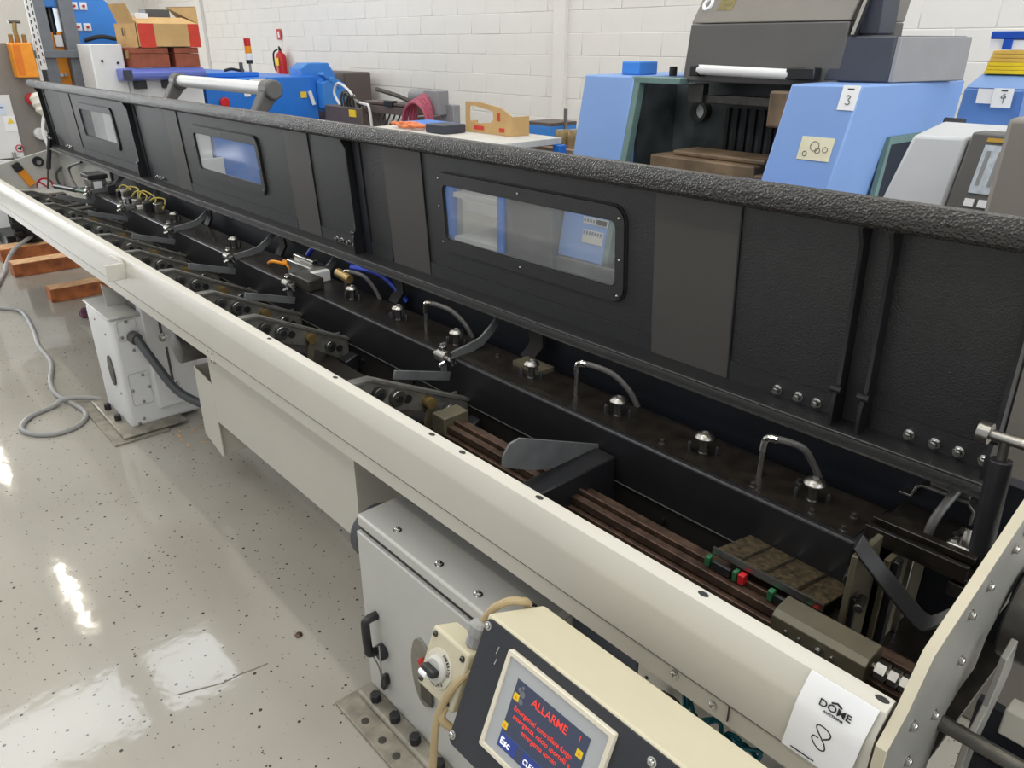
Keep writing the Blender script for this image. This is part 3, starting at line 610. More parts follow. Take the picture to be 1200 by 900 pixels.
# disc beside the cabinet
tag(MB().cyl((-1.68, .95, .50), (-1.63, .95, .50), .085, n=36).build('rubber_disc', mat('grey_rubber', (70, 72, 76), .6), bevel=.01), 'dark grey rubber disc on the far side of the electrical cabinet', 'disc')
def base(name, label, x0, x1, y0, y1, parent):
    b = MB().box(x0, x1, y0, y1, 0, .012).build('base_plate', mat('dirty_base_steel', (150, 144, 130), .5, .2, var=.2, vscale=18), parent, bevel=.003)
    return b
bp = base('', '', -1.62, -.95, .735, 1.25, NC)
MB().box(-1.60, -.96, .80, 1.25, .012, .03).build('plinth', mat('dirty_base_steel', (0, 0, 0)), NC, bevel=.012)
for x in (-1.53, -1.43, -1.33, -1.22):
    MB().cyl((x, .822, .03), (x, .822, .055), .017, n=6).build('hex_bolt', BLK, bp, bevel=.002)
for x in (-1.50, -1.41, -1.34): MB().cyl((x, .765, .012), (x, .765, .0135), .012, n=12).build('base_hole', DSTEEL, bp)

# ================================================================== FAR CABINET
FC = thing('support_cabinet', 'tall white support cabinet with slotted side and conduit, under the rail at the far end', 'cabinet', (-4.03, 1.05, 0))
MB().box(-4.25, -3.845, .855, 1.22, .02, .595).build('body', WHITEPAINT, FC, bevel=.02, seg=3)
lab(MB().box(-4.26, -3.84, .85, 1.0, .595, .605).build('top_plate', GREYPAINT, FC, bevel=.004), 'grey top plate')
up = lab(MB().box(-3.90, -3.825, 1.0, 1.22, .095, .654).build('slotted_panel', WHITEPAINT, FC, bevel=.006), 'white column panel with two slots')
for y, z0, z1 in ((1.075, .47, .56), (1.085, .21, .41)):
    MB().box(-3.826, -3.822, y-.006, y+.006, z0, z1).build('slot', DGREY, up)
    MB().lathe((-3.825, y+.004, z0-.005), [(.024, 0), (.024, .004), (.015, .005), (.014, .014), (.008, .015), (.007, .008)], (1, 0, 0), 16).build('slot_bolt', CHROME, up)
MB().ring(rrect(.885, .975, .48, .585, .012, 3), rrect(.888, .972, .483, .582, .010, 3), 'x', -3.846, -3.8425).build('inset_cover', GREYPAINT, FC)
MB().ring(rrect(.885, .985, .135, .31, .014, 3), rrect(.888, .982, .138, .307, .012, 3), 'x', -3.846, -3.8425).build('inset_cover', GREYPAINT, FC)
for y, z in ((.93, .575), (.90, .50), (.94, .425), (.955, .29), (.895, .22), (.975, .22), (.935, .15), (.92, .06), (.895, .04)): screw((-3.845, y, z), (1, 0, 0), .006, FC, m=STEEL)
for x, z in ((-4.1, .54), (-3.95, .50), (-3.9, .20)): screw((x, .855, z), (0, -1, 0), .005, FC, m=STEEL)
e = [(-3.98+.045*math.cos(t), .30+.08*math.sin(t)) for t in [2*math.pi*i/24 for i in range(24)]]
MB().prism(e, 'y', .848, .856).build('name_badge', DSTEEL, FC, bevel=.001)
lab(MB().tube([(-3.845, .945, .495), (-3.80, .955, .49), (-3.70, .98, .40), (-3.60, 1.03, .27), (-3.50, 1.10, .21), (-3.42, 1.16, .20)], .021, 12, 6).build('conduit', CONDUIT, FC), 'thick dark grey flexible conduit')
MB().cyl((-3.845, .945, .498), (-3.80, .953, .49), .03, n=14).build('conduit_gland', DGREY, FC, bevel=.004)
MB().prism([(.91, .605), (1.0, .605), (1.0, .65), (.905, .72)], 'x', -4.06, -4.052).build('bracket', GREYPAINT, FC)
fb = base('', '', -4.36, -3.74, .74, 1.0, FC)
MB().box(-4.33, -3.76, .79, 1.1, .012, .03).build('plinth', mat('dirty_base_steel', (0, 0, 0)), FC, bevel=.012)
for x in (-4.15, -3.98): MB().cyl((x, .83, .03), (x, .83, .06), .018, n=6).build('hex_bolt', BLK, fb, bevel=.002)

# near pedestal behind the console
PD = thing('pedestal', 'pale dirty steel pedestal under the rail behind the console', 'pedestal', (-.6, 1.1, 0))
MB().box(-.735, -.30, 1.0, 1.30, 0, .64).build('body', CREAM, PD, bevel=.003)
for x, z in ((-.71, .61), (-.66, .56), (-.58, .58)): MB().cyl((x, 1.0, z), (x, .998, z), .004, n=8).build('hole', BLK, PD)
tag(MB().box(-.94, -.75, 1.02, 1.25, 0, .652).build('grey_cover_panel', DGREY2, bevel=.004), 'slate grey cover panel between the electrical cabinet and the pedestal', 'panel')
tan_ = MB()
random.seed(3)
pts = []
for i in range(60):
    t = i/59; pts.append((-.60+t*.17+.022*math.sin(i*2.3), .945+.025*math.cos(i*1.9), .640+.030*math.sin(i*1.3+1)))
tag(MB().tube(pts, .0042, 7, 5).build('teal_cord', TEAL), 'tangle of thin teal cord hanging beside the pedestal', 'cord')
tag(MB().tube([(-.66, .985, .61), (-.62, .975, .622), (-.59, .965, .60), (-.585, .965, .55)], .011, 8, 5).build('grey_pipe', HOSE), 'short grey hose running past the teal cord', 'hose')
tag(MB().box(-.43, -.36, .93, .98, .55, .625).build('blue_box', mat('royal_blue', (30, 80, 180), .4), bevel=.006), 'small royal blue box beyond the teal cord', 'box')

# ================================================================== CONSOLE
CT = Vector((-.795, .65, .922)); ca = math.radians(23)
cu_ = Vector((1, 0, 0)); cw = Vector((0, -math.sin(ca), -math.cos(ca))); cn = Vector((0, -math.cos(ca), math.sin(ca)))
def K(x, d, o=0.): return CT+cu_*x+cw*d+cn*o
CN = thing('control_console', 'tilted cream control console with charcoal front and touch screen showing red alarm text', 'control console', tuple(K(.25, .24, -.15)))
CWID, CHGT, CDEP = .52, .245, .145
def Kbox(x0, x1, d0, d1, o0, o1): return MB().hexa([K(x0,d1,o0),K(x1,d1,o0),K(x1,d1,o1),K(x0,d1,o1),K(x0,d0,o0),K(x1,d0,o0),K(x1,d0,o1),K(x0,d0,o1)])
Kbox(0, CWID, 0, CHGT, -CDEP, -.002).build('housing', CREAM2, CN, bevel=.006, seg=3)
def Kprism(poly, o0, o1):
    mb = MB(); n = len(poly)
    return mb.add([K(x, d, o0) for x, d in poly]+[K(x, d, o1) for x, d in poly], [tuple(range(n)), tuple(range(2*n-1, n-1, -1))]+[(i, (i+1) % n, n+(i+1) % n, n+i) for i in range(n)])
def Kring(a, b, o0, o1):
    n = len(a); mb = MB(); vs = [K(x, d, o) for o in (o0, o1) for L in (a, b) for x, d in L]; fs = []
    for i in range(n):
        j = (i+1) % n; fs += [(i, j, n+j, n+i), (2*n+i, 3*n+i, 3*n+j, 2*n+j), (i, 2*n+i, 2*n+j, j), (n+i, n+j, 3*n+j, 3*n+i)]
    return mb.add(vs, fs)
lab(Kprism(rrect(.004, CWID-.004, .004, CHGT-.004, .012, 4), -.002, .0015).build('front_plate', CONSOLEBLK, CN), 'charcoal front plate')
BX0, BX1, BD0, BD1 = .076, .302, .02, .192
bz = lab(Kring(rrect(BX0, BX1, BD0, BD1, .003, 2), rrect(BX0+.008, BX1-.008, BD0+.008, BD1-.008, .002, 2), .0015, .012).build('screen_bezel', mat('cream_bezel_edge', (224, 216, 196), .4, var=.01), CN, bevel=.001), 'pale raised screen bezel')
Kprism(rrect(BX0+.007, BX1-.007, BD0+.007, BD1-.007, .002, 2), .0015, .0085).build('screen_surround', BEZEL, bz)
SX0, SX1, SD0, SD1 = .110, .267, .052, .170
SCR = mat('lit_screen', (40, 46, 66), .25, var=.02, emit=(.03, .036, .055), estr=1.)
scr = lab(Kprism([(SX0, SD0), (SX1, SD0), (SX1, SD1), (SX0, SD1)], .0085, .0092).build('screen', SCR, CN), 'dark touch screen with red alarm text')
TRED = mat('screen_red', (225, 60, 50), .4, var=0, emit=(.9, .09, .06), estr=.4)
TWHT = mat('screen_white', (240, 240, 240), .4, var=0, emit=(.9, .9, .95), estr=.5)
TBLU = mat('screen_blue', (32, 50, 120), .4, var=0, emit=(.015, .03, .14), estr=.8)
TGRY = mat('screen_line_blue', (70, 110, 180), .4, var=0)
SO = .0094
def stext(nm, body, size, x, d, m, sx=1., bold=.0, al='LEFT'): return text(nm, body, size, K(x, d, SO), cu_, -cw, m, scr, bold, sx, al)
stext('title_text', 'ALLARME', .0185, .188, .0735, TRED, .98, .0001, 'CENTER')
stext('number_text', '1', .014, .247, .068, TRED, 1.)
stext('line_text', 'Emergenza! controllare fungo', .0115, .121, .100, TRED, .92, .00003)
stext('line_text', 'emergenza, micro sportelli e', .0115, .124, .113, TRED, .94, .00003)
stext('line_text', 'emergenza tornio', .0115, .148, .126, TRED, .94, .00003)
for x, d in ((.118, .080), (.114, .133), (.257, .083)):
    Kprism([(x-.006, d-.006), (x+.006, d-.006), (x+.006, d+.006), (x-.006, d+.006)], SO, SO+.0003).build('warning_key', YELLOW, scr)
    Kprism([(x-.003, d+.003), (x+.003, d+.003), (x, d-.003)], SO+.0003, SO+.0006).build('warning_triangle', ORANGE, scr)
Kprism([(.111, .146), (.150, .146), (.150, .169), (.111, .169)], SO-.0001, SO).build('escape_key', TBLU, scr)
Kprism([(.164, .147), (.206, .147), (.206, .169), (.164, .169)], SO-.0001, SO).build('clean_key', TBLU, scr)
Kprism([(.110, .144), (.267, .144), (.267, .1447), (.110, .1447)], SO, SO+.0002).build('divider_line', TGRY, scr)
stext('key_text', 'Esc', .017, .114, .163, TWHT, 1., .0002)
for x, d, r in ((.121, .066, .004), (.128, .070, .006), (.129, .082, .005), (.126, .060, .003)): Kprism([(x+r*math.cos(t), d+r*math.sin(t)) for t in [2*math.pi*i/8 for i in range(8)]], SO, SO+.0003).build('status_icon', mat('screen_grey', (110, 112, 120), .4, var=0), scr)
stext('key_text', 'CLEAN', .0125, .168, .163, TWHT, .85, .0001)
for x, d in ((.012, .017), (.010, .225), (.362, .022), (.5, .02)): screw(K(x, d, .0015), cn, .0058, CN)
for x0, d0, x1, d1 in ((.048, .035, .046, .048), (.051, .055, .049, .066)): MB().tube([K(x0, d0, .0017), K(x1, d1, .0017)], .0008, 5, 1).build('scratch', GREYPAINT, CN)
# switch box on the console's left side
sb_ = lab(Kbox(-.116, -.012, .088, .203, -.062, -.004).build('switch_box', CREAM2, CN, bevel=.006, seg=3), 'cream switch box with a rotary selector')
for x, d in ((-.104, .100), (-.025, .103), (-.106, .19), (-.028, .192)): screw(K(x, d, -.004), cn, .0045, sb_, m=DSTEEL)
kx, kd = -.072, .150
MB().lathe(K(kx, kd, -.004), [(.036, 0), (.036, .0015), (.034, .002)], cn, 28).build('selector_dial', mat('cream_dial', (206, 200, 182), .5, var=0), sb_)
MB().lathe(K(kx, kd, -.002), [(.025, 0), (.025, .006), (.021, .009), (.019, .012)], cn, 24).build('selector_collar', mat('light_grey_plastic', (190, 188, 182), .4), sb_)
Kbox(kx-.018, kx+.018, kd-.007, kd+.007, .008, .026).build('selector_knob', BLK, sb_, bevel=.004)
Kbox(kx-.016, kx+.004, kd+.002, kd+.012, .008, .030).build('selector_lever', PAPER, sb_, bevel=.003)
def arc_text(body, r, a0, a1, size):
    for i, ch in enumerate(body):
        a = math.radians(a0+(a1-a0)*i/(len(body)-1)); c = K(kx+r*math.cos(a), kd-r*math.sin(a), -.0018)
        tx = cu_*math.sin(a)+cw*math.cos(a)
        ty = cu_*math.cos(a)-cw*math.sin(a)
        text('dial_text', ch, size, c, tx, ty, INK, sb_, .0001, 1, 'CENTER')
arc_text('INSERITO', .0262, 80, 5, .0075)
arc_text('ESCLUSO', .0262, -45, -125, .0075)
gl = MB().lathe(K(-.035, .062, -.045), [(.018, 0), (.018, .0), (.018, .022), (.016, .030), (.010, .036)], -cw+cn*.15, 12)
MB().cyl(K(-.035, .088, -.035), K(-.035, .062, -.035), .017, n=10).build('gland_body', MGREY, sb_, bevel=.002)
lab(MB().lathe(K(-.035, .066, -.035), [(.020, 0), (.021, .004), (.021, .018), (.016, .024), (.009, .028)], -cw, 12).build('cable_gland', mat('grey_gland', (150, 150, 148), .5), CN, smooth=20), 'grey ribbed cable gland')
lab(MB().tube([K(-.035, .05, -.035), K(-.028, .015, -.042), K(-.014, -.007, -.062), K(-.004, -.010, -.085), K(-.010, .0, -.110), K(-.012, .03, -.130), K(-.012, .08, -.14)], .0075, 10, 6).build('gland_cable', TANCABLE, CN), 'tan cable looping over the console')
lab(MB().tube([K(-.012, .12, -.02), K(-.02, .15, .0), K(-.03, .19, .004), K(-.034, .24, 0), K(-.03, .32, -.02), K(-.03, .45, -.06), K(-.03, .6, -.14)], .007, 10, 6).build('hanging_cable', TANCABLE, CN), 'tan cable hanging down beside the switch box')
lab(MB().tube([K(-.03, .185, -.01), K(-.028, .215, .0), K(-.015, .228, -.01), K(.01, .23, -.03)], .0075, 10, 6).build('cable_loop', TANCABLE, CN), 'small loop of tan cable')
# support arm
MB().tube([K(.30, .2, -.13), (-.50, .80, .66), (-.50, .88, .54), (-.50, .95, .47)], .022, 12, 5).build('support_arm', CREAM, CN)

# ================================================================== PAPER LOT NUMBERS
def lot(name, label, org, ux, uy, w, h, num, parent_group, sag=None):
    ux = Vector(ux).normalized(); uy = Vector(uy).normalized(); n = ux.cross(uy); org = Vector(org)
    t = thing(name, label, 'paper', tuple(org), parent_group)
    return t, ux, uy, n
# lot 8 hangs over the rail edge: follows the bend
P8 = thing('lot_paper', 'white paper lot sheet with DOME logo and handwritten 8 on the cream rail', 'paper', (-.295, .87, .85), 'numbered lot papers')
px0, px1 = -.347, -.247
sect = [(.8915, .968), (.886, .960), (.872, .926), (.8695, .915), (.869, .90), (.868, .855), (.866, .832)]
mb = MB(); n = len(sect)
def shear(x, z): return x-.012*(.968-z)/.13
vs = [(shear(x, z), y-.0012, z) for x in (px0, px1) for y, z in sect]+[(shear(x, z), y-.0022, z) for x in (px0, px1) for y, z in sect]
fs = []
for k in range(n-1):
    fs += [(k, k+1, n+k+1, n+k), (2*n+k, 3*n+k, 3*n+k+1, 2*n+k+1)]
    fs += [(k, 2*n+k, 2*n+k+1, k+1), (n+k, n+k+1, 3*n+k+1, 3*n+k)]
fs += [(0, n, 3*n, 2*n), (n-1, 3*n-1, 4*n-1, 2*n-1)]
mb.add(vs, fs).build('sheet', PAPER, P8, smooth=20)
# upper (slanted) part carries the logo, lower part the number
a_ = Vector((0, .886-.872, .960-.926)).normalized(); o_ = Vector((-.298, .8755, .933))-Vector((0, a_.z, -a_.y))*.0035
text('logo_text', 'DOME', .0150, o_, (1, 0, 0), a_, INK, P8, .0001, 1.12, 'CENTER')
text('logo_small_text', 'AUCTIONS', .0048, o_-a_*.0065, (1, 0, 0), a_, INK, P8, .0001, 1.2, 'CENTER')
ro = o_+a_*.0118
MB().bar([ro+Vector((-.0075, .0, 0)), ro+a_*.0035, ro+Vector((.0075, 0, 0))], (0, a_.z, -a_.y), .0006, .0013).build('logo_roof', INK, P8)
eight = [(.003, .0), (.010, .007), (.010, .014), (.002, .019), (-.007, .018), (-.007, .011), (.0, .001), (.006, -.008), (.007, -.016), (.001, -.019), (-.007, -.014), (-.011, -.007), (-.009, -.002), (-.003, -.002)]
stroke('number_stroke', [(x*1.15, y*1.12) for x, y in eight], .0013, (-.306, .8668, .884), (1, 0, 0), (0, .02, 1), INK, P8)
MB().box(-.345, -.308, .8620, .8635, .8385, .8395).build('printed_line', INK, P8)

# ================================================================== CABLES, PLANKS AND LITTER ON THE FLOOR
cz = .012
tag(MB().tube([(-6.9, .70, cz), (-6.553, .763, cz), (-6.361, .86, cz), (-5.9, .84, cz), (-5.5, .79, cz), (-5.125, .777, cz), (-4.8, .70, cz), (-4.58, .68, cz), (-4.40, .715, cz), (-4.22, .735, cz), (-4.10, .68, cz), (-4.06, .58, cz), (-4.11, .49, cz), (-4.23, .44, cz), (-4.36, .50, cz), (-4.42, .62, cz), (-4.44, .69, .03), (-4.39, .79, .026), (-4.30, .88, cz)], .013, 10, 6).build('floor_cable', CABLE), 'grey cable lying in a loop on the floor beside the support cabinet', 'cable')
tag(MB().tube([(-7.0, .80, cz), (-7.345, .906, cz), (-7.65, 1.0, cz), (-7.80, 1.05, .05), (-7.9, 1.15, .14), (-8.1, 1.35, .20), (-8.3, 1.5, .26)], .017, 10, 6).build('floor_cable', CABLE), 'grey cable running over the wooden beams to the black tyre', 'cable')
def plank(label, x0, x1, y0, y1, sk, z1=.10):
    o = MB().hexa([(x0, y0, 0), (x1, y0+sk, 0), (x1, y1+sk, 0), (x0, y1, 0), (x0, y0, z1), (x1, y0+sk, z1), (x1, y1+sk, z1), (x0, y1, z1)]).build('wooden_beam', WOOD, bevel=.004)
    tag(o, label, 'wooden beam', 'wooden beams on the floor'); MB().box(x0+.005, x1-.005, y0+.01, y1-.01, z1, z1+.002).build('sawn_top', WOODL, o)
plank('reddish wooden beam on the floor nearest the support cabinet', -6.62, -6.46, 1.09, 1.62, .0, .10)
plank('reddish wooden beam on the floor crossed by the grey cable', -7.6, -7.42, 1.03, 1.62, .0, .11)
plank('reddish wooden beam on the floor beneath the black tyre', -8.25, -8.02, 1.05, 1.75, .0, .12)
tag(MB().lathe((-5.94, 1.19, 0), [(.03, 0), (.045, .02), (.035, .05), (.02, .07)], n=7).build('crumpled_rag', mat('purple_rag', (110, 70, 90), .9, var=.4, vscale=30)), 'small crumpled purple and white rag on the floor by the support cabinet', 'rag')
random.seed(21)
for i in range(9):
    x = -3.70+random.random()*.22; y = .98+random.random()*.16; a = random.random()*3
    tag(MB().obox((x, y, .0015), (math.cos(a), math.sin(a), 0), (-math.sin(a), math.cos(a), 0), (0, 0, 1), random.uniform(.006, .018), random.uniform(.002, .005), .0012).build('wood_chip', WOODL), 'pale brown wood chip on the floor beside the support cabinet', 'debris', 'wood chips on the floor')

# ================================================================== FAR LEFT: cabinets, mast, tyre
GC = thing('control_cabinet', 'tall grey control cabinet with red sockets beyond the far end of the feeder', 'cabinet', (-9.4, 1.6, 0))
MB().box(-10.2, -9.05, .9, 1.90, .30, 1.80).build('body', TAUPE, GC, bevel=.01)
MB().box(-10.0, -9.2, 1.0, 1.85, 0, .30).build('plinth', BLK, GC)
wdr = lab(MB().box(-9.05, -9.03, 1.0, 1.60, .77, 1.345).build('upper_door', WHITEPAINT, GC, bevel=.006), 'white door with warning labels')
MB().box(-9.03, -9.025, 1.30, 1.54, 1.17, 1.27).build('name_plate', mat('pale_blue_label', (206, 216, 230), .6), wdr)
GPRINT = mat('grey_print', (120, 130, 150), .6, var=0)
for i, w_ in enumerate((.03, .05, .02, .04)): MB().box(-9.025, -9.0235, 1.32+i*.055, 1.32+i*.055+w_, 1.225, 1.245).build('plate_print', GPRINT, wdr)
MB().box(-9.03, -9.026, 1.50, 1.60, 1.02, 1.155).build('warning_label', PAPER, wdr)
MB().prism([(1.525, 1.09), (1.585, 1.09), (1.555, 1.145)], 'x', -9.026, -9.023).build('warning_triangle', YELLOW, wdr)
MB().ring(circ(1.575, .855, .036), circ(1.575, .855, .028), 'x', -9.03, -9.025).build('no_entry_ring', RED, wdr)
MB().prism([(1.55, .86), (1.60, .875), (1.585, .835)], 'x', -9.03, -9.026).build('pictogram', INK, wdr)
MB().box(-9.03, -9.0, 1.50, 1.53, .73, .83).build('latch', STEEL, wdr, bevel=.006)
lab(MB().box(-9.05, -9.03, .85, 1.50, .08, .755).build('lower_door', WHITEPAINT, GC, bevel=.006), 'white lower door')
for z in (1.30, .98):
    so = lab(MB().cyl((-9.05, 1.78, z), (-8.96, 1.78, z), .055, n=18).build('socket', RED if z > 1.2 else WHITEPAINT, GC, bevel=.006), 'red socket')
pl = MB().lathe((-8.93, 1.80, 1.36), [(.03, 0), (.07, .04), (.062, .07), (.07, .10), (.055, .13), (.06, .16), (.03, .20), (.02, .22)], (.2, .15, -1), 14)
lab(pl.build('plug', mat('cream_plastic', (228, 224, 210), .5), GC), 'white ribbed plug')
MB().tube([(-8.89, 1.82, 1.15), (-8.88, 1.78, 1.0), (-8.86, 1.80, .8), (-8.85, 1.78, .6)], .015, 8, 5).build('plug_cable', WHITEPAINT, GC)
lab(MB().prism([(1.84, .93), (2.0, .93), (2.02, .98), (1.98, 1.15), (1.90, 1.16), (1.86, 1.10)], 'x', -9.0, -8.9).build('bag', mat('cream_plastic', (0, 0, 0)), GC, bevel=.02), 'cream plastic bag')
OB = thing('hydraulic_unit', 'orange metal box with brass valve on top, fixed to the front of the grey cabinet', 'machine', (-8.95, 1.77, 1.50))
MB().hexa([(-9.04, 1.68, 1.50), (-8.86, 1.68, 1.50), (-8.86, 1.86, 1.50), (-9.04, 1.86, 1.50), (-9.04, 1.68, 1.80), (-8.86, 1.68, 1.80), (-8.86, 1.85, 1.80), (-9.04, 1.85, 1.80)]).build('tank', ORANGE, OB, bevel=.006)
MB().box(-8.86, -8.855, 1.69, 1.75, 1.52, 1.78).build('tank_panel', mat('deep_orange', (224, 120, 16), .5), OB)
MB().tube([(-8.95, 1.77, 1.80), (-8.95, 1.76, 1.90), (-8.95, 1.77, 1.97)], .02, 8, 3).build('valve_stem', BRASS, OB)
for y in (1.74, 1.79, 1.85): MB().cyl((-8.95, y-.03, 1.80), (-8.93, y-.03, 1.87), .02, n=8).build('valve_fitting', BRASS, OB)
MB().cyl((-8.95, 1.72, 1.975), (-8.95, 1.82, 1.975), .012, n=8).build('valve_handle', DSTEEL, OB)
MA = thing('lift_mast', 'grey steel lifting mast with cross bar and white slotted strip', 'mast', (-9.4, 2.2, 0))
MB().box(-9.5, -9.3, 2.02, 2.14, 0, 2.6).build('upright', MGREY if False else mat('mast_grey', (112, 116, 122), .45), MA, bevel=.008)
MB().box(-9.5, -9.3, 2.26, 2.39, 0, 2.6).build('upright', mat('mast_grey', (0, 0, 0)), MA, bevel=.008)
MB().box(-9.30, -9.27, 1.93, 2.40, 1.66, 1.73).build('cross_bar', mat('mast_grey', (0, 0, 0)), MA, bevel=.004)
sp = MB().box(-9.02, -9.0, 1.905, 1.97, 1.56, 2.6).build('slotted_strip', WHITEPAINT, MA, bevel=.003)
for i in range(12):
    for y in (1.952, 1.985): MB().box(-9.0, -8.998, y-.005-.03, y+.005-.03, 1.60+i*.06+(.02 if y > 1.96 else 0), 1.635+i*.06+(.02 if y > 1.96 else 0)).build('strip_slot', BLK, sp)
MB().cyl((-9.45, 2.2, 1.85), (-9.45, 2.2, 2.6), .035, n=14).build('hydraulic_ram', BLK, MA)
MB().box(-9.5, -9.38, 2.10, 2.28, 2.12, 2.3).build('ram_head', BLUE, MA, bevel=.01)
op = lab(MB().box(-9.48, -9.42, 2.10, 2.28, 1.35, 1.90).build('orange_panel', ORANGE, MA, bevel=.006), 'orange panel with white box and gauges')
MB().box(-9.42, -9.38, 2.18, 2.25, 1.76, 1.87).build('meter', PAPER, op, bevel=.004)
for y in (2.13, 2.17, 2.21): MB().cyl((-9.42, y, 1.50), (-9.37, y, 1.50), .018, n=10).build('gauge', CHROME, op)
TY = thing('tyre', 'black knobbly rubber tyre standing on wooden beams by the white door', 'tyre', (-8.25, 1.42, .12))
MB().lathe((-8.25, 1.36, .36), [(.08, -.10), (.20, -.11), (.24, -.08), (.25, 0), (.24, .08), (.20, .11), (.08, .10)], (.35, 1, 0), 28).build('carcass', RUBBER, TY)
ax_ = Vector((.35, 1, 0)).normalized(); e1 = Vector((0, 0, 1)); e2 = ax_.cross(e1)
tread = None
for k in range(18):
    t = 2*math.pi*k/18; c = Vector((-8.25, 1.36, .36))+(e1*math.cos(t)+e2*math.sin(t))*.245
    rd = (e1*math.cos(t)+e2*math.sin(t)); tg = ax_.cross(rd)
    for s in (-1, 1): MB().obox(c+ax_*s*.055, ax_+tg*.3*s, tg, rd, .042, .022, .022).build('tread_block', RUBBER, TY, bevel=.004)
tag(MB().box(-9.0, -8.55, 1.2, 1.85, .0, .13).build('pallet', BLK, bevel=.01), 'black low pallet behind the tyre', 'pallet')

# blue machine with push buttons
BM = thing('press', 'bright blue press with four push buttons and sloping shoulder', 'machine', (-10.5, 2.7, 0))
MB().prism([(2.45, 0), (2.45, 2.5), (2.80, 2.30), (3.05, 2.10), (3.12, 1.98), (3.12, 0)], 'x', -11, -10).build('body', BLUE, BM, bevel=.01)
for y, z in ((2.575, 2.16), (2.67, 2.16), (2.575, 1.955), (2.67, 1.955)):
    q = lab(MB().box(-10, -9.985, y-.037, y+.037, z-.037, z+.037).build('button_plate', PAPER, BM, bevel=.004), 'square button plate')
    MB().cyl((-9.985, y, z), (-9.965, y, z), .014, n=12).build('button', RED, q)
MB().tube([(-9.95, 2.6, 1.82), (-9.9, 2.75, 1.86), (-9.9, 2.9, 1.84), (-9.9, 3.1, 1.80)], .022, 8, 5).build('cable', RUBBER, BM)

# white cabinet with violet bar
WC = thing('lathe_cabinet', 'white machine cabinet with a violet rounded bar along its top front', 'machine', (-9.2, 2.8, 0))
MB().box(-9.0, -8.58, 2.27, 2.565, 0, 1.79).build('tall_body', WHITEPAINT, WC, bevel=.012)
MB().box(-9.8, -8.6, 2.57, 3.30, 0, 1.54).build('body', WHITEPAINT, WC, bevel=.012)
vb_ = lab(MB().prism([(-8.62, 1.57), (-8.46, 1.57), (-8.40, 1.535), (-8.40, 1.49), (-8.46, 1.46), (-8.62, 1.46)], 'y', 2.47, 3.28).build('violet_bar', VIOLET, WC, bevel=.012, seg=3), 'violet rounded bar')
MB().box(-8.40, -8.395, 2.475, 2.56, 1.465, 1.56).build('bar_badge', DGREY2, vb_)
for y in (2.66, 2.93): MB().box(-8.6, -8.5, y-.05, y+.05, 1.38, 1.46).build('bracket', BLK, WC, bevel=.004)
for y, z in ((2.36, 1.64), (2.5, 1.62)): MB().cyl((-8.58, y, z), (-8.57, y, z), .012, n=10).build('screw_hole', BLK, WC)
MB().box(-8.6, -8.55, 2.9, 3.39, .0, .66).build('lower_step', WHITEPAINT, WC, bevel=.01)
# boxes on the white cabinet
for i, (y0, y1, lb) in enumerate(((2.575, 2.955, 'red-brown wooden box with two brass catches under the open cardboard box'), (2.985, 3.255, 'plain red-brown wooden box under the open cardboard box, beside the one with catches'))):
    w = thing('wooden_box', lb, 'box', (-8.55, (y0+y1)/2, 1.575), 'red-brown wooden boxes')
    MB().hexa([(-8.80, y0, 1.575), (-8.46, y0+.03, 1.575), (-8.46, y1, 1.575), (-8.80, y1, 1.575), (-8.80, y0, 1.70), (-8.46, y0+.03, 1.70), (-8.46, y1, 1.70), (-8.80, y1, 1.70)]).build('body', BROWNBOX, w, bevel=.004)
    MB().hexa([(-8.80, y0, 1.703), (-8.46, y0+.03, 1.703), (-8.46, y1, 1.703), (-8.80, y1, 1.703), (-8.80, y0, 1.755), (-8.46, y0+.03, 1.755), (-8.46, y1, 1.755), (-8.80, y1, 1.755)]).build('lid', BROWNBOX, w, bevel=.004)
    if i == 0:
        for x in (-8.72, -8.54): MB().box(x-.015, x+.015, y0-.0, y0+.012+(x+8.8)*.088, 1.66, 1.73).build('catch', BRASS, w)
CB = thing('open_carton', 'open cardboard carton with red printed corners and raised flaps', 'carton', (-8.55, 2.93, 1.757))
cb = MB()
Y0, Y1, XB, XC, Z0, Z1 = 2.60, 3.29, -8.82, -8.45, 1.757, 1.97
cb.box(XC-.008, XC, Y0+.08, Y1, Z0, Z1); cb.box(XB, XB+.008, Y0, Y1, Z0, Z1); cb.hexa([(XB, Y0, Z0), (XC, Y0+.08, Z0), (XC, Y0+.088, Z0), (XB, Y0+.008, Z0), (XB, Y0, Z1), (XC, Y0+.08, Z1), (XC, Y0+.088, Z1), (XB, Y0+.008, Z1)])
cb.box(XB, XC, Y1-.008, Y1, Z0, Z1); cb.box(XB, XC, Y0+.06, Y1, Z0, Z0+.008)
cb.build('carton_body', CARD, CB)
for ya, yb in ((2.70, 2.85), (3.18, 3.29)): MB().box(XC, XC+.002, ya, yb, Z0, Z1).build('red_print', CARDRED, CB)
MB().hexa([(XB+.05, 2.62, Z1), (XC, 2.68, Z1), (XC, 2.686, Z1), (XB+.05, 2.626, Z1), (XB+.05, 2.56, 2.14), (XC, 2.62, 2.14), (XC, 2.626, 2.14), (XB+.05, 2.566, 2.14)]).build('flap', CARD, CB)
MB().hexa([(XB, 3.28, Z1), (XC, 3.285, Z1), (XC, 3.292, Z1), (XB, 3.287, Z1), (XB, 3.12, 2.13), (XC-.04, 3.30, 2.13), (XC-.04, 3.306, 2.13), (XB, 3.126, 2.13)]).build('flap', CARD, CB)
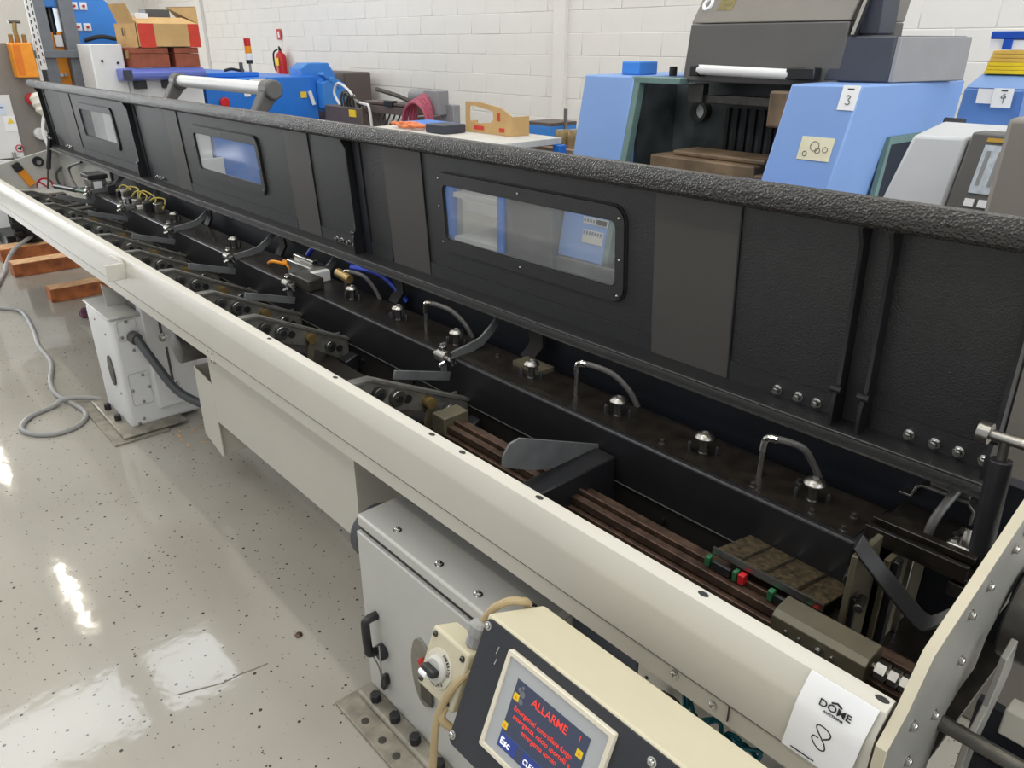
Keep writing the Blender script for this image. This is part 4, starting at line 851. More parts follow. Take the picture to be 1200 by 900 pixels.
MB().hexa([(XC-.02, 2.70, Z1), (XC, 2.70, Z1), (XC, 3.29, Z1), (XC-.02, 3.28, Z1), (XC-.10, 2.68, Z1+.055), (XC-.09, 2.68, Z1+.057), (XC-.09, 3.17, Z1+.057), (XC-.10, 3.17, Z1+.055)]).build('flap', CARD, CB)
MB().box(-8.66, -8.64, 2.612, 2.62, 1.86, 1.93).build('print', DGREY, CB)
tag(MB().box(-8.80, -8.60, 2.85, 3.08, 1.77, 2.10).build('binder', DGREY, bevel=.006), 'dark grey folder sticking out of the open carton', 'folder')
tag(MB().box(-8.72, -8.52, 2.72, 2.84, 1.766, 2.06).build('paper_stack', PAPER, bevel=.004), 'white papers sticking out of the open carton', 'paper')

# blue cabinet machine
BC = thing('grinding_machine', 'long bright blue machine cabinet with faceted hood, behind the lid', 'machine', (-9, 3.7, 0))
MB().box(-10.9, -8.65, 3.345, 4.64, 0, 1.45).build('body', BLUE2, BC, bevel=.012)
MB().box(-10.6, -8.85, 3.42, 4.05, 1.45, 1.50).build('top_step', BLUE2, BC, bevel=.01)
lab(MB().prism([(4.50, 1.05), (4.50, 1.53), (4.60, 1.585), (4.86, 1.585), (4.93, 1.47), (4.93, 1.05)], 'x', -9.0, -8.72).build('hood', BLUE, BC, bevel=.01), 'faceted blue hood')
MB().prism([(4.645, 1.10), (4.645, 1.38), (4.78, 1.44), (4.94, 1.36), (4.94, 1.10)], 'x', -8.72, -8.50).build('hood_side', BLUE, BC, bevel=.01)
MB().obox((-8.55, 4.76, 1.40), (1, 0, 0), (0, .8, -.6), (0, .6, .8), .06, .13, .02).build('hood_flap', BLUE, BC, bevel=.006)
MB().box(-8.65, -8.64, 4.43, 4.50, 1.22, 1.285).build('yellow_label', YELLOW, BC)
MB().cyl((-8.64, 4.54, 1.29), (-8.61, 4.57, 1.14), .024, n=10).build('lever', WHITEPAINT, BC)
MB().cyl((-8.65, 3.52, 1.21), (-8.60, 3.52, 1.21), .054, n=16).build('emergency_button', RED, BC, bevel=.01)
MB().box(-8.65, -8.642, 3.76, 3.83, 1.26, 1.335).build('label', PAPER, BC)
MB().box(-8.65, -8.642, 3.84, 4.02, 1.39, 1.44).build('label', PAPER, BC)
MB().box(-8.649, -8.644, 3.89, 3.897, .2, 1.37).build('door_seam', mat('dark_blue', (20, 70, 150), .5), BC)
STW = thing('signal_tower', 'red, orange and white stack light on the blue machine', 'signal light', (-8.9, 3.98, 1.502))
MB().cyl((-8.9, 3.98, 1.502), (-8.9, 3.98, 1.585), .014, n=8).build('pole', STEEL, STW)
for z0, z1, m in ((1.585, 1.625, BLK), (1.625, 1.69, PAPER), (1.69, 1.765, ORANGE), (1.765, 1.845, RED)): MB().cyl((-8.9, 3.98, z0), (-8.9, 3.98, z1), .036, n=16).build('lens', m, STW, bevel=.003)
cm = thing('camera_bracket', 'small black bracket with cable beside the stack light', 'bracket', (-8.9, 3.8, 1.502))
MB().tube([(-8.9, 3.68, 1.52), (-8.9, 3.76, 1.535), (-8.9, 3.84, 1.52), (-8.9, 3.90, 1.518)], .015, 8, 4).build('cable', BLK, cm)
MB().box(-8.92, -8.88, 3.86, 3.89, 1.502, 1.60).build('post', DGREY, cm, bevel=.003)

# fire extinguisher and its sign
FE = thing('fire_extinguisher', 'red fire extinguisher hanging on the white block wall', 'fire extinguisher', (-11.20, 5.5, 1.35))
MB().lathe((-11.23, 5.5, 1.35), [(.05, 0), (.075, .01), (.075, .26), (.06, .30), (.025, .325), (.022, .345)], n=18).build('cylinder', RED, FE)
MB().lathe((-11.23, 5.5, 1.695), [(.022, 0), (.022, .03)], n=10).build('valve', BLK, FE)
MB().bar([(-11.23, 5.5, 1.72), (-11.17, 5.46, 1.745), (-11.13, 5.44, 1.73)], (0, 0, 1), .008, .012).build('handle', BLK, FE)
MB().tube([(-11.25, 5.47, 1.71), (-11.32, 5.44, 1.66), (-11.33, 5.44, 1.5), (-11.31, 5.45, 1.42)], .012, 8, 5).build('hose', RUBBER, FE)
MB().box(-11.26, -11.16, 5.42, 5.43, 1.50, 1.60).build('label', YELLOW, FE)
SG = tag(MB().box(-11.43, -11.30, 5.575, 5.582, 1.84, 1.98).build('extinguisher_sign', RED, bevel=.003), 'small red square sign on the wall above the extinguisher', 'sign')
MB().prism([(-11.39, 1.87), (-11.39, 1.94), (-11.35, 1.95), (-11.34, 1.87)], 'y', 5.572, 5.576).build('pictogram', PAPER, SG)

# brown-grey two-door cabinet
DC = thing('steel_cupboard', 'brown-grey steel cupboard with two doors near the white wall', 'cupboard', (-9.2, 5.3, 0))
MB().box(-9.7, -8.78, 5.1, 5.46, 0, 1.47).build('carcass', BROWNCAB, DC, bevel=.01)
MB().box(-9.69, -8.79, 5.085, 5.1, .05, 1.455).build('door', BROWNCAB, DC, bevel=.005)
MB().box(-8.78, -8.765, 5.11, 5.45, .05, 1.455).build('side_door', BROWNCAB, DC, bevel=.005)
MB().box(-8.765, -8.76, 5.16, 5.21, 1.16, 1.22).build('label', PAPER, DC)

# brown bar machine with cables and the pink hose
BR = thing('bar_machine', 'brown-grey bar machine with looped white cable and yellow label', 'machine', (-7.3, 4.6, 0))
MB().box(-8.15, -7.38, 4.45, 4.75, 0, 1.17).build('bed', BROWNCAB, BR, bevel=.008)
MB().box(-7.4, -6.6, 4.5, 4.7, 1.14, 1.215).build('arm', BROWNCAB, BR, bevel=.006)
MB().box(-7.4, -6.6, 4.5, 4.7, 1.225, 1.25).build('arm_top', BROWNCAB, BR, bevel=.004)
MB().box(-6.55, -6.45, 4.5, 4.8, 0, 1.14).build('leg', BROWNCAB, BR)
MB().box(-7.62, -7.49, 4.44, 4.45, 1.08, 1.15).build('yellow_label', YELLOW, BR)
MB().tube([(-7.9, 4.5, 1.18), (-8.0, 4.5, 1.30), (-7.9, 4.5, 1.40), (-7.7, 4.5, 1.34), (-7.55, 4.5, 1.24), (-7.3, 4.45, 1.22), (-7.18, 4.42, 1.20), (-7.15, 4.42, 1.0), (-7.16, 4.42, .7)], .014, 8, 5).build('white_cable', WHITEPAINT, BR)
for i in range(7): MB().tube([(-7.85+i*.06, 4.5, 1.17), (-7.83+i*.06, 4.48, 1.26+.03*math.sin(i*2)), (-7.78+i*.06, 4.5, 1.32-.02*i), (-7.7+i*.07, 4.5, 1.18)], .012, 6, 4).build('wire', random.choice([BLK, CABLE, DSTEEL]), BR)
for i in range(6): MB().tube([(-7.1+i*.09, 4.5, 1.14), (-7.12+i*.09, 4.47, 1.05), (-7.05+i*.09, 4.46, .98), (-6.98+i*.09, 4.5, 1.08)], .009, 6, 4).build('wire', BLK, BR)
MB().tube([(-7.3, 4.6, 1.36), (-6.9, 4.6, 1.31), (-6.55, 4.6, 1.24)], .022, 8, 2).build('lever', DSTEEL, BR)
MB().box(-7.0, -6.85, 4.48, 4.55, 1.215, 1.27).build('clamp', BLK, BR, bevel=.005)
HR = thing('hose_reel', 'pink-red hose coiled over a grey hook stand', 'hose', (-6.2, 4.5, 0))
MB().box(-6.10, -5.90, 4.52, 4.60, 0, 1.28).build('stand', MGREY, HR, bevel=.006)
MB().box(-6.22, -6.00, 4.42, 4.55, 1.19, 1.40).build('hook_plate', MGREY, HR, bevel=.008)
MB().cyl((-6.48, 4.48, 1.34), (-6.18, 4.48, 1.35), .06, n=14).build('spool', MGREY, HR, bevel=.01)
PK = mat('pink_hose', (170, 78, 100), .45, var=.05)
for i in range(7):
    a_r = .13+.012*i; cy_ = 4.41-.018*i
    MB().tube([(-6.20+.02*math.sin(i)+a_r*math.cos(t), cy_, 1.14-.01*i+.22*math.sin(t)) for t in [2*math.pi*k/14+.3*i for k in range(15)]], .014, 8, 3).build('hose_coil', PK, HR)

# work benches with cartons, cans and bits
WB = thing('workbench', 'pale-topped workbench with bright blue steel legs behind the lid', 'workbench', (-4.4, 3.4, 0))
MB().box(-4.85, -3.50, 3.0, 3.52, 1.225, 1.265).build('top', mat('worn_bench_top', (206, 204, 198), .6, var=.06), WB, bevel=.004)
MB().box(-4.85, -3.50, 2.99, 3.0, 1.17, 1.225).build('apron', DGREY2, WB)
for x in (-3.98, -3.46, -4.80):
    for y in (3.0, 3.46): MB().box(x-.06, x, y, y+.06, 0, 1.225).build('leg', BLUE2, WB, bevel=.004)
for z in (.62, .90): MB().box(-3.97, -3.52, 3.02, 3.5, z, z+.03).build('shelf', mat('worn_bench_top', (0, 0, 0)), WB)
for z in (.56, .84): MB().box(-3.97, -3.52, 3.47, 3.51, z, z+.06).build('rail', BLUE2, WB)
tag(MB().lathe((-3.80, 3.22, .931), [(.07, 0), (.10, .03), (.07, .09), (.02, .12)], n=9).build('parcel', mat('tan_wrap', (196, 150, 120), .8, var=.2)), 'crumpled tan parcel on the bench shelf', 'parcel')
CT2 = thing('cut_carton', 'cardboard carton with a large cut-out window, standing on the bench', 'carton', (-3.95, 3.35, 1.267))
hole = [(-4.135, 1.335), (-4.135, 1.425), (-4.09, 1.43), (-3.90, 1.405), (-3.895, 1.36), (-3.925, 1.335), (-4.04, 1.325)]
outer = [(-4.18, 1.267), (-4.175, 1.452), (-4.05, 1.455), (-3.83, 1.43), (-3.725, 1.385), (-3.725, 1.267), (-3.95, 1.267)]
MB().ring(outer, hole, 'y', 3.30, 3.308).build('front_wall', CARD, CT2)
MB().box(-4.18, -4.172, 3.308, 3.40, 1.267, 1.33).build('side_wall', CARD, CT2); MB().box(-3.733, -3.725, 3.308, 3.45, 1.267, 1.38).build('side_wall', CARD, CT2); MB().box(-4.17, -3.735, 3.442, 3.45, 1.267, 1.31).build('back_wall', CARD, CT2)
for x, z, w_, h_ in ((-3.86, 1.35, .03, .05), (-3.84, 1.285, .05, .025), (-4.09, 1.285, .10, .025)): MB().box(x, x+w_, 3.298, 3.30, z, z+h_).build('red_print', CARDRED, CT2)
tag(MB().box(-4.30, -4.10, 3.06, 3.24, 1.267, 1.32).build('plastic_tray', DGREY2, bevel=.006), 'dark teal-grey tray in front of the cut carton', 'tray')
tag(MB().box(-4.80, -4.45, 3.22, 3.45, 1.267, 1.29).build('blue_sheet', BLUE2), 'flat blue board on the bench behind the orange cord', 'board')
OC = mat('orange_cord', (236, 140, 90), .6, var=.1)
pts = [(-4.70+.30*i/20+.03*math.sin(i*2.1), 3.12+.06*math.cos(i*1.7), 1.282+.008*(i % 3)) for i in range(21)]
tag(MB().tube(pts, .011, 7, 4).build('orange_cord', OC), 'tangled orange cord on the bench by the pink hose', 'cord')
SD = thing('side_table', 'low brown-topped table with blue edge crowded with cans beside the lathe', 'table', (-3.7, 3.8, 0))
MB().box(-4.1, -3.15, 3.56, 4.05, 1.165, 1.19).build('top', mat('brown_top', (168, 140, 112), .6, var=.1), SD, bevel=.004)
MB().box(-4.1, -3.15, 3.552, 3.56, 1.11, 1.165).build('edge', BLUE, SD)
for x in (-4.08, -3.25): MB().box(x, x+.05, 3.6, 3.65, 0, 1.165).build('leg', BLUE2, SD)
def can(x, y, z, r, h, m, lb, name='can'):
    t = thing(name, lb, 'can', (x, y, z), 'cans on the side table')
    MB().lathe((x, y, z), [(r*.96, 0), (r, .006), (r, h-.006), (r*.96, h)], n=18).build('body', m, t)
    MB().lathe((x, y, z+h), [(r*.9, 0), (r*.9, .004), (r*.3, .006)], n=18).build('lid', STEEL, t)
TINS = mat('gold_tin', (188, 164, 120), .35, .6, var=.15)
can(-3.61, 3.64, 1.19, .05, .10, TINS, 'dull gold tin can beside the squat dark tin'); can(-3.50, 3.64, 1.19, .05, .11, TINS, 'dull gold tin can beside the slim cream aerosol')
can(-3.75, 3.64, 1.19, .06, .045, DSTEEL, 'squat dark tin on the side table')
can(-3.42, 3.72, 1.19, .028, .19, mat('cream_plastic', (0, 0, 0)), 'slim cream aerosol can on the side table', 'aerosol_can')
tag(MB().lathe((-3.97, 3.62, 1.19), [(.026, 0), (.03, .01), (.03, .07), (.012, .09), (.012, .105), (.016, .107), (.016, .12)], n=14).build('spray_bottle', mat('clear_blue', (150, 190, 224), .3)), 'small pale blue plastic bottle on the side table', 'bottle')
tag(MB().cyl((-3.80, 3.85, 1.19), (-3.80, 3.85, 1.40), .013, n=10).build('steel_pin', STEEL), 'upright bright steel pin on the side table', 'pin')
SB2 = tag(MB().box(-4.08, -3.84, 3.75, 4.0, 1.19, 1.29).build('steel_slab', BLUE, bevel=.004), 'blue-sided block with brown top lying across the side table', 'block')
MB().box(-4.08, -3.84, 3.75, 4.0, 1.29, 1.31).build('slab_top', BROWNCAB, SB2)
tag(MB().prism([(3.0, .0), (3.0, .98), (3.1, 1.08), (3.4, 1.08), (3.4, 0)], 'x', -3.43, -3.05).build('chip_bin', DGREY, bevel=.01), 'dark grey chip bin between the workbench and the blue lathe', 'bin')

# ================================================================== LATHE 3
LT = thing('lathe', 'light blue lathe with open work area and dark raised door, lot number 3', 'lathe', (-2.2, 3.4, 0))
# left cover: slanted front
def slab(x0, x1, yb, yt, z0, z1, ybk): return MB().hexa([(x0, yb, z0), (x1, yb, z0), (x1, ybk, z0), (x0, ybk, z0), (x0+.0, yt, z1), (x1, yt, z1), (x1, ybk, z1), (x0+.0, ybk, z1)])
lc = lab(slab(-3.04, -2.70, 3.04, 3.22, .70, 1.645, 3.9).build('left_cover', LBLUE, LT, bevel=.008), 'light blue left cover')
MB().hexa([(-2.70, 3.045, .72), (-2.665, 3.045, .72), (-2.665, 3.09, .72), (-2.70, 3.09, .72), (-2.70, 3.225, 1.64), (-2.665, 3.225, 1.64), (-2.665, 3.27, 1.64), (-2.70, 3.27, 1.64)]).build('door_seal', mat('sea_green_edge', (104, 132, 128), .5), LT)
MB().box(-2.90, -2.78, 3.35, 3.5, 1.645, 1.71).build('junction_box', BLUE, LT, bevel=.006)
MB().cyl((-2.60, 3.4, 1.645), (-2.60, 3.4, 1.69), .02, n=10).build('nozzle', BLK, LT)
MB().box(-3.04, -1.2, 3.03, 3.9, 0, .70).build('base', DGREY, LT, bevel=.01)
ch = MB(); ch.box(-2.70, -1.75, 3.55, 3.60, .70, 1.62); ch.box(-2.70, -2.68, 3.25, 3.9, .70, 1.62); ch.box(-2.70, -1.2, 3.05, 3.9, .66, .72)
lab(ch.build('chamber', DARKIN, LT), 'dark oily work chamber')
MB().box(-2.72, -2.42, 3.22, 3.30, 1.615, 1.645).build('top_rail', mat('sea_green_edge', (0, 0, 0)), LT, bevel=.004)
MB().box(-2.45, -1.78, 3.35, 3.40, 1.53, 1.57).build('guide_bar', DSTEEL, LT, bevel=.004)
MB().box(-2.45, -2.36, 3.33, 3.38, 1.53, 1.62).build('guide_bracket', DSTEEL, LT, bevel=.004)
MB().cyl((-2.50, 3.545, 1.476), (-2.50, 3.538, 1.476), .036, n=22).build('port_hole', PAPER, LT)
MB().ring(circ(-2.50, 1.476, .052), circ(-2.50, 1.476, .036), 'y', 3.50, 3.55).build('port_ring', DSTEEL, LT)
for i in range(8): MB().box(-2.35+i*.05, -2.33+i*.05, 3.53, 3.55, .9, 1.5).build('chamber_slat', BLK, LT)
bb = MB(); bb.box(-2.55, -1.95, 3.2, 3.5, .72, 1.285); bb.box(-2.45, -1.93, 3.25, 3.45, 1.285, 1.31); bb.box(-1.95, -1.86, 3.2, 3.5, .72, 1.25)
lab(bb.build('tool_carriage', mat('stained_brown_cover', (124, 104, 82), .55, .2, var=.35, vscale=6), LT, bevel=.008), 'stained brown carriage cover')
MB().box(-1.91, -1.82, 3.18, 3.4, 1.46, 1.61).build('headstock_guard', mat('stained_brown_cover', (0, 0, 0)), LT, bevel=.01)
# raised dark door
dk = lab(MB().hexa([(-2.45, 3.28, 1.63), (-1.66, 3.28, 1.63), (-1.66, 3.8, 1.63), (-2.45, 3.8, 1.63), (-2.44, 3.30, 1.88), (-1.66, 3.30, 1.88), (-1.66, 3.8, 1.88), (-2.44, 3.8, 1.88)]).build('raised_door', DGREY, LT, bevel=.006), 'dark grey raised sliding door')
MB().hexa([(-2.44, 3.30, 1.882), (-1.66, 3.30, 1.882), (-1.66, 3.8, 1.882), (-2.44, 3.8, 1.882), (-2.36, 3.48, 2.3), (-1.60, 3.48, 2.3), (-1.60, 3.8, 2.3), (-2.36, 3.8, 2.3)]).build('hood_top', TAUPE, LT, bevel=.006)
MB().hexa([(-2.10, 3.33, 1.925), (-1.72, 3.33, 1.925), (-1.72, 3.345, 1.925), (-2.10, 3.345, 1.925), (-2.06, 3.40, 2.15), (-1.68, 3.40, 2.15), (-1.68, 3.415, 2.15), (-2.06, 3.415, 2.15)]).build('hood_window', DGREY, LT, bevel=.004)
MB().cyl((-2.33, 3.24, 1.685), (-1.86, 3.24, 1.675), .022, n=16).build('door_handle_tube', WHITEPAINT, dk)
for x0, x1 in ((-2.37, -2.32), (-1.87, -1.74)): MB().box(x0, x1, 3.22, 3.285, 1.655, 1.705).build('handle_end', BLK, dk, bevel=.006)
MB().hexa([(-1.645, 3.29, 1.83), (-1.63, 3.29, 1.83), (-1.63, 3.32, 1.83), (-1.645, 3.32, 1.83), (-1.60, 3.34, 2.1), (-1.585, 3.34, 2.1), (-1.585, 3.37, 2.1), (-1.60, 3.37, 2.1)]).build('door_trim', STEEL, LT)
MB().box(-1.64, -1.56, 3.35, 3.5, 1.83, 2.3).build('side_column', DGREY2, LT, bevel=.006)
wl = MB().hexa([(-2.425, 3.315, 1.91), (-2.22, 3.315, 1.91), (-2.22, 3.32, 1.91), (-2.425, 3.32, 1.91), (-2.39, 3.395, 2.10), (-2.20, 3.395, 2.10), (-2.20, 3.40, 2.10), (-2.39, 3.40, 2.10)]).build('warning_label', mat('dark_label', (92, 84, 60), .5, var=.1), LT)
MB().hexa([(-2.32, 3.322, 1.935), (-2.24, 3.322, 1.935), (-2.24, 3.325, 1.935), (-2.32, 3.325, 1.935), (-2.30, 3.36, 2.03), (-2.22, 3.36, 2.03), (-2.22, 3.363, 2.03), (-2.30, 3.363, 2.03)]).build('label_text_block', mat('olive_label', (130, 118, 70), .5, var=.2, vscale=60), wl)
MB().hexa([(-2.30, 3.37, 2.035), (-2.22, 3.37, 2.035), (-2.22, 3.373, 2.035), (-2.30, 3.373, 2.035), (-2.29, 3.385, 2.07), (-2.21, 3.385, 2.07), (-2.21, 3.388, 2.07), (-2.29, 3.388, 2.07)]).build('label_red_band', CARDRED, wl)
MB().tube([(-2.39, 3.326, 1.94), (-2.40, 3.336, 1.965), (-2.375, 3.345, 1.99), (-2.385, 3.355, 2.01), (-2.36, 3.34, 1.975), (-2.365, 3.33, 1.95), (-2.39, 3.326, 1.94)], .009, 6, 3).build('flame_pictogram', PAPER, wl)
# headstock cover with lot 3
hc = MB().hexa([(-1.80, 2.80, .70), (-1.50, 2.80, .70), (-1.45, 3.9, .70), (-1.80, 3.9, .70), (-1.71, 3.0, 1.65), (-1.42, 3.0, 1.655), (-1.39, 3.9, 1.65), (-1.71, 3.9, 1.65)])
hc = lab(hc.build('headstock_cover', LBLUE, LT, bevel=.008), 'light blue headstock cover')
MB().box(-1.80, -1.50, 2.78, 2.82, .70, 1.30).build('lower_panel', LBLUE, LT, bevel=.006)
MB().hexa([(-1.445, 3.28, 1.20), (-1.432, 3.28, 1.20), (-1.432, 3.75, 1.20), (-1.445, 3.75, 1.20), (-1.43, 3.32, 1.42), (-1.415, 3.32, 1.42), (-1.415, 3.75, 1.42), (-1.43, 3.75, 1.42)]).build('end_opening', BLK, LT)
MB().ring([(3.24, 1.18), (3.30, 1.45), (3.80, 1.45), (3.80, 1.18)], [(3.28, 1.20), (3.32, 1.42), (3.76, 1.42), (3.76, 1.20)], 'x', -1.43, -1.41).build('opening_rim', mat('sea_green_edge', (0, 0, 0)), LT)
db = lab(MB().hexa([(-1.73, 3.28, 1.652), (-1.46, 3.28, 1.652), (-1.36, 3.75, 1.652), (-1.73, 3.75, 1.652), (-1.70, 3.30, 1.825), (-1.46, 3.30, 1.825), (-1.36, 3.75, 1.825), (-1.70, 3.75, 1.825)]).build('top_box', DGREY2, LT, bevel=.008), 'slate grey box on the headstock')
MB().hexa([(-1.459, 3.285, 1.655), (-1.44, 3.285, 1.655), (-1.345, 3.75, 1.655), (-1.36, 3.75, 1.655), (-1.459, 3.305, 1.822), (-1.44, 3.305, 1.822), (-1.345, 3.75, 1.822), (-1.36, 3.75, 1.822)]).build('top_box_side', MGREY, db, bevel=.004)
# sticker and door outlines on the slanted front (front plane y = 2.8..3.0)
fn = Vector((0, .2, .95)).normalized()
def FP(x, z, o=0.): return Vector((x, 2.80+.2*(z-.70)/.952, z))+Vector((0, -fn.z, fn.y))*o
MB().hexa([FP(-1.61, 1.378, .001), FP(-1.475, 1.378, .001), FP(-1.475, 1.378, .004), FP(-1.61, 1.378, .004), FP(-1.605, 1.464, .001), FP(-1.47, 1.464, .001), FP(-1.47, 1.464, .004), FP(-1.605, 1.464, .004)]).build('sticker', mat('cream_sticker', (226, 220, 190), .6), hc)
for x, z, r in ((-1.545, 1.43, .018), (-1.53, 1.415, .010), (-1.58, 1.40, .009), (-1.50, 1.42, .010)):
    MB().tube([FP(x+r*math.cos(t), z+r*math.sin(t), .0045) for t in [2*math.pi*i/10 for i in range(11)]], .0015, 5, 1).build('sticker_print', DGREY, hc)
P3 = thing('lot_paper', 'white paper lot sheet with handwritten 3 on the light blue lathe cover', 'paper', tuple(FP(-1.50, 1.53)), 'numbered lot papers')
MB().hexa([FP(-1.495, 1.566, .003), FP(-1.428, 1.566, .003), FP(-1.428, 1.566, .005), FP(-1.495, 1.566, .005), FP(-1.49, 1.653, .003), FP(-1.423, 1.653, .003), FP(-1.423, 1.653, .005), FP(-1.49, 1.653, .005)]).build('sheet', PAPER, P3)
stroke('number_stroke', [(-.008, .014), (.0, .018), (.008, .013), (.001, .003), (.010, -.006), (.003, -.015), (-.008, -.011)], .0013, FP(-1.46, 1.60, .007), (1, 0, 0), fn, INK, P3)
MB().hexa([FP(-1.470, 1.638, .005), FP(-1.445, 1.638, .005), FP(-1.445, 1.638, .006), FP(-1.470, 1.638, .006), FP(-1.470, 1.642, .005), FP(-1.445, 1.642, .005), FP(-1.445, 1.642, .006), FP(-1.470, 1.642, .006)]).build('logo', INK, P3)
# papers on the lathe's left cover seen through the lid window
LP = Vector((0, .18, .945)).normalized()
def GP(x, z, o=0.): return Vector((x, 3.04+.18*(z-.70)/.945, z))+Vector((0, -LP.z, LP.y))*o
for a, b, z0, z1 in ((-2.88, -2.70, .90, .935), (-2.87, -2.72, .80, .87)):
    q = MB().hexa([GP(a, z0, .001), GP(b, z0, .001), GP(b, z0, .003), GP(a, z0, .003), GP(a, z1, .001), GP(b, z1, .001), GP(b, z1, .003), GP(a, z1, .003)]).build('notice', mat('notice_paper', (214, 210, 200), .7), lc)
def gdash(x, z, w_, h_, m): MB().hexa([GP(x, z, .003), GP(x+w_, z, .003), GP(x+w_, z, .0045), GP(x, z, .0045), GP(x, z+h_, .003), GP(x+w_, z+h_, .003), GP(x+w_, z+h_, .0045), GP(x, z+h_, .0045)]).build('notice_print', m, lc)
for i in range(7): gdash(-2.865+i*.02, .845, .013, .018, GPRINT)
for i in range(4): gdash(-2.875+i*.022, .910, .014, .016, GPRINT)
gdash(-2.785, .905, .075, .025, INK)
for i in range(9): gdash(-2.99+i*.024, .955, .015, .016, INK)

# ================================================================== LATHE 4 AND CONTROLS
L4 = thing('second_lathe', 'blue machine with lot number 4 and yellow ledgers on top', 'lathe', (-1.3, 4.4, 0))
MB().hexa([(-1.62, 4.22, 0), (-1.26, 4.22, 0), (-1.20, 4.9, 0), (-1.62, 4.9, 0), (-1.53, 4.30, 1.60), (-1.26, 4.30, 1.60), (-1.20, 4.9, 1.60), (-1.53, 4.9, 1.60)]).build('body', mat('mid_blue_cover', (94, 136, 204), .42, var=.02), L4, bevel=.01)
MB().hexa([(-1.53, 4.30, 1.60), (-1.26, 4.30, 1.60), (-1.20, 4.9, 1.60), (-1.53, 4.9, 1.60), (-1.51, 4.42, 1.66), (-1.26, 4.42, 1.66), (-1.20, 4.9, 1.66), (-1.51, 4.9, 1.66)]).build('shoulder', LBLUE, L4, bevel=.008)
MB().box(-1.255, -.9, 4.25, 4.9, 0, 1.63).build('end_cover', LBLUE, L4, bevel=.01)
P4 = thing('lot_paper', 'two white paper sheets, one with handwritten 4, on the blue machine', 'paper', (-1.38, 4.27, 1.5), 'numbered lot papers')
MB().box(-1.455, -1.37, 4.268, 4.274, 1.535, 1.60).build('sheet', PAPER, P4); MB().box(-1.385, -1.30, 4.262, 4.268, 1.52, 1.605).build('sheet', PAPER, P4)
stroke('number_stroke', [(.006, .022), (-.010, .004), (.010, .004), (.004, .012), (.002, -.020)], .0016, (-1.338, 4.261, 1.56), (1, 0, 0), (0, 0, 1), INK, P4)
MB().box(-1.352, -1.325, 4.261, 4.263, 1.592, 1.597).build('logo', INK, P4)
random.seed(5)
for i in range(6):
    z0 = 1.662+i*.0175
    o = MB().hexa([(-1.495+i*.004, 4.40, z0), (-1.22, 4.40, z0), (-1.22, 4.7, z0), (-1.495+i*.004, 4.7, z0), (-1.492+i*.004, 4.40, z0+.0165), (-1.215, 4.40, z0+.0165), (-1.215, 4.7, z0+.0165), (-1.492+i*.004, 4.7, z0+.0165)]).build('ledger', YELLOW if i < 3 else mat('ochre_ledger', (222, 180, 80), .6), bevel=.002)
    tag(o, ['bottom bright yellow ledger of the stack on the blue machine', 'second bright yellow ledger up in the stack on the blue machine', 'topmost bright yellow ledger in the stack on the blue machine', 'lowest ochre ledger in the stack on the blue machine', 'middle ochre ledger in the stack on the blue machine', 'topmost ochre ledger in the stack on the blue machine'][i], 'book', 'ledgers stacked on the blue machine')
RK = thing('paper_rack', 'royal blue and white rack lying on top of the yellow ledgers', 'rack', (-1.35, 4.5, 1.77))
RB = mat('royal_blue', (0, 0, 0))
MB().box(-1.50, -1.18, 4.40, 4.70, 1.815, 1.85).build('top_bar', RB, RK, bevel=.006); MB().box(-1.44, -1.40, 4.40, 4.70, 1.77, 1.815).build('post', RB, RK); MB().box(-1.50, -1.20, 4.41, 4.70, 1.77, 1.812).build('white_side', PAPER, RK)
MB().box(-1.60, -1.15, 4.05, 4.33, 1.38, 1.42).build('white_ledge', WHITEPAINT, L4, bevel=.004)
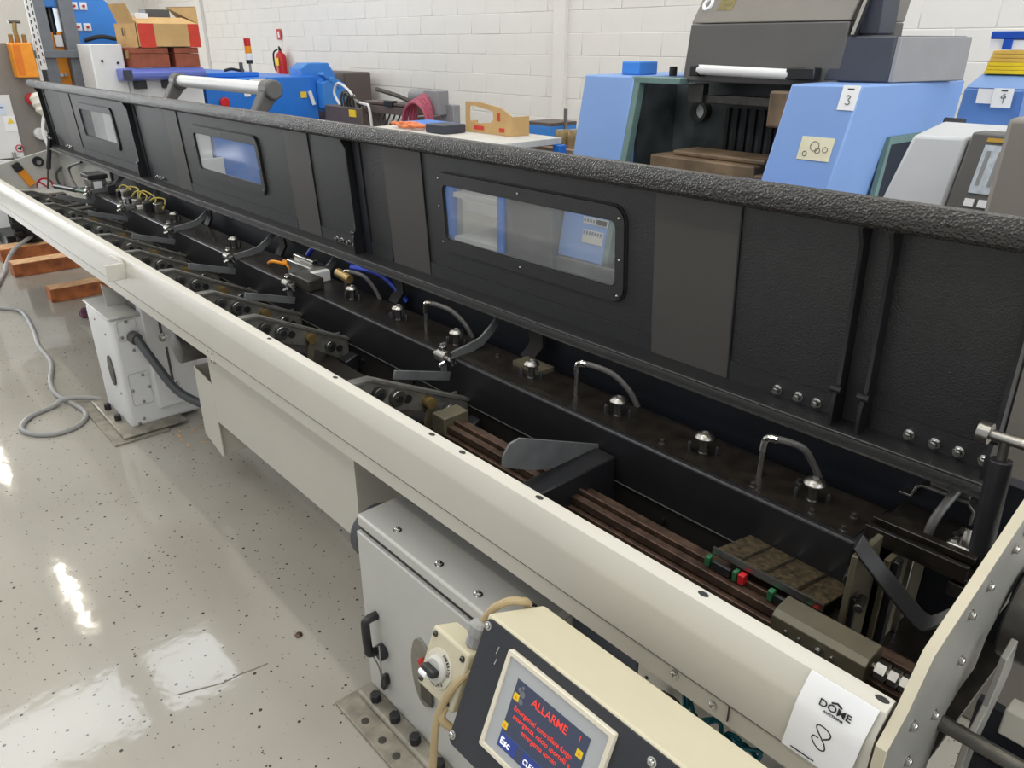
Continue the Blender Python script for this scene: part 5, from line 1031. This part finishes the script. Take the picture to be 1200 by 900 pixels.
# grey operator panel of lathe 3
OPN = thing('operator_panel', 'light grey operator cabinet with dark keypad and pale screen', 'control panel', (-.9, 2.6, 0))
MB().hexa([(-1.01, 2.36, 1.34), (-.83, 2.36, 1.34), (-.80, 2.7, 1.34), (-1.08, 2.7, 1.34), (-.97, 2.42, 1.555), (-.825, 2.42, 1.56), (-.80, 2.7, 1.575), (-1.0, 2.7, 1.575)]).build('housing', mat('pale_grey_plastic', (186, 188, 192), .45, var=.01), OPN, bevel=.01)
MB().box(-1.03, -.82, 2.36, 2.7, 0, 1.34).build('pillar', mat('pale_grey_plastic', (0, 0, 0)), OPN, bevel=.01)
kp = lab(MB().hexa([(-.83, 2.355, 1.30), (-.66, 2.355, 1.30), (-.66, 2.44, 1.30), (-.83, 2.44, 1.30), (-.815, 2.42, 1.575), (-.645, 2.42, 1.575), (-.645, 2.50, 1.575), (-.815, 2.50, 1.575)]).build('keypad', DGREY, OPN, bevel=.006), 'dark keypad surround')
kn = Vector((.015, .065, .275)).normalized()
def KP(x, z, o=0.): return Vector((x+.015*(z-1.30)/.275, 2.355+.065*(z-1.30)/.275, z))+Vector((0, -.97, .23))*o
def kq(x0, x1, z0, z1, o0, o1): return MB().hexa([KP(x0,z0,o0),KP(x1,z0,o0),KP(x1,z0,o1),KP(x0,z0,o1),KP(x0,z1,o0),KP(x1,z1,o0),KP(x1,z1,o1),KP(x0,z1,o1)])
kq(-.785, -.68, 1.42, 1.545, 0, .004).build('screen', mat('pale_screen', (196, 206, 216), .3, var=.12, vscale=50), kp)
kq(-.785, -.70, 1.553, 1.563, 0, .004).build('amber_label', mat('amber', (190, 150, 50), .5), kp)
for i in range(3): kq(-.785+i*.035, -.76+i*.035, 1.385, 1.405, 0, .006).build('key', PAPER, kp)
for i in range(3): kq(-.775+i*.03, -.765+i*.03, 1.44, 1.53, .004, .005).build('screen_print', MGREY, kp)
tag(MB().hexa([(-.67, 2.08, 0), (-.2, 2.08, 0), (-.2, 2.4, 0), (-.67, 2.4, 0), (-.645, 2.12, 1.64), (-.2, 2.12, 1.655), (-.2, 2.4, 1.655), (-.645, 2.4, 1.64)]).build('grey_enclosure', TAUPE, bevel=.012), 'plain taupe-grey enclosure close behind the lid', 'enclosure')
tag(MB().cyl((-1.33, 3.6, 1.50), (-1.25, 3.6, 1.50), .015, n=8).build('key_switch', BLK), 'small black key switch on the end of the lathe', 'switch')
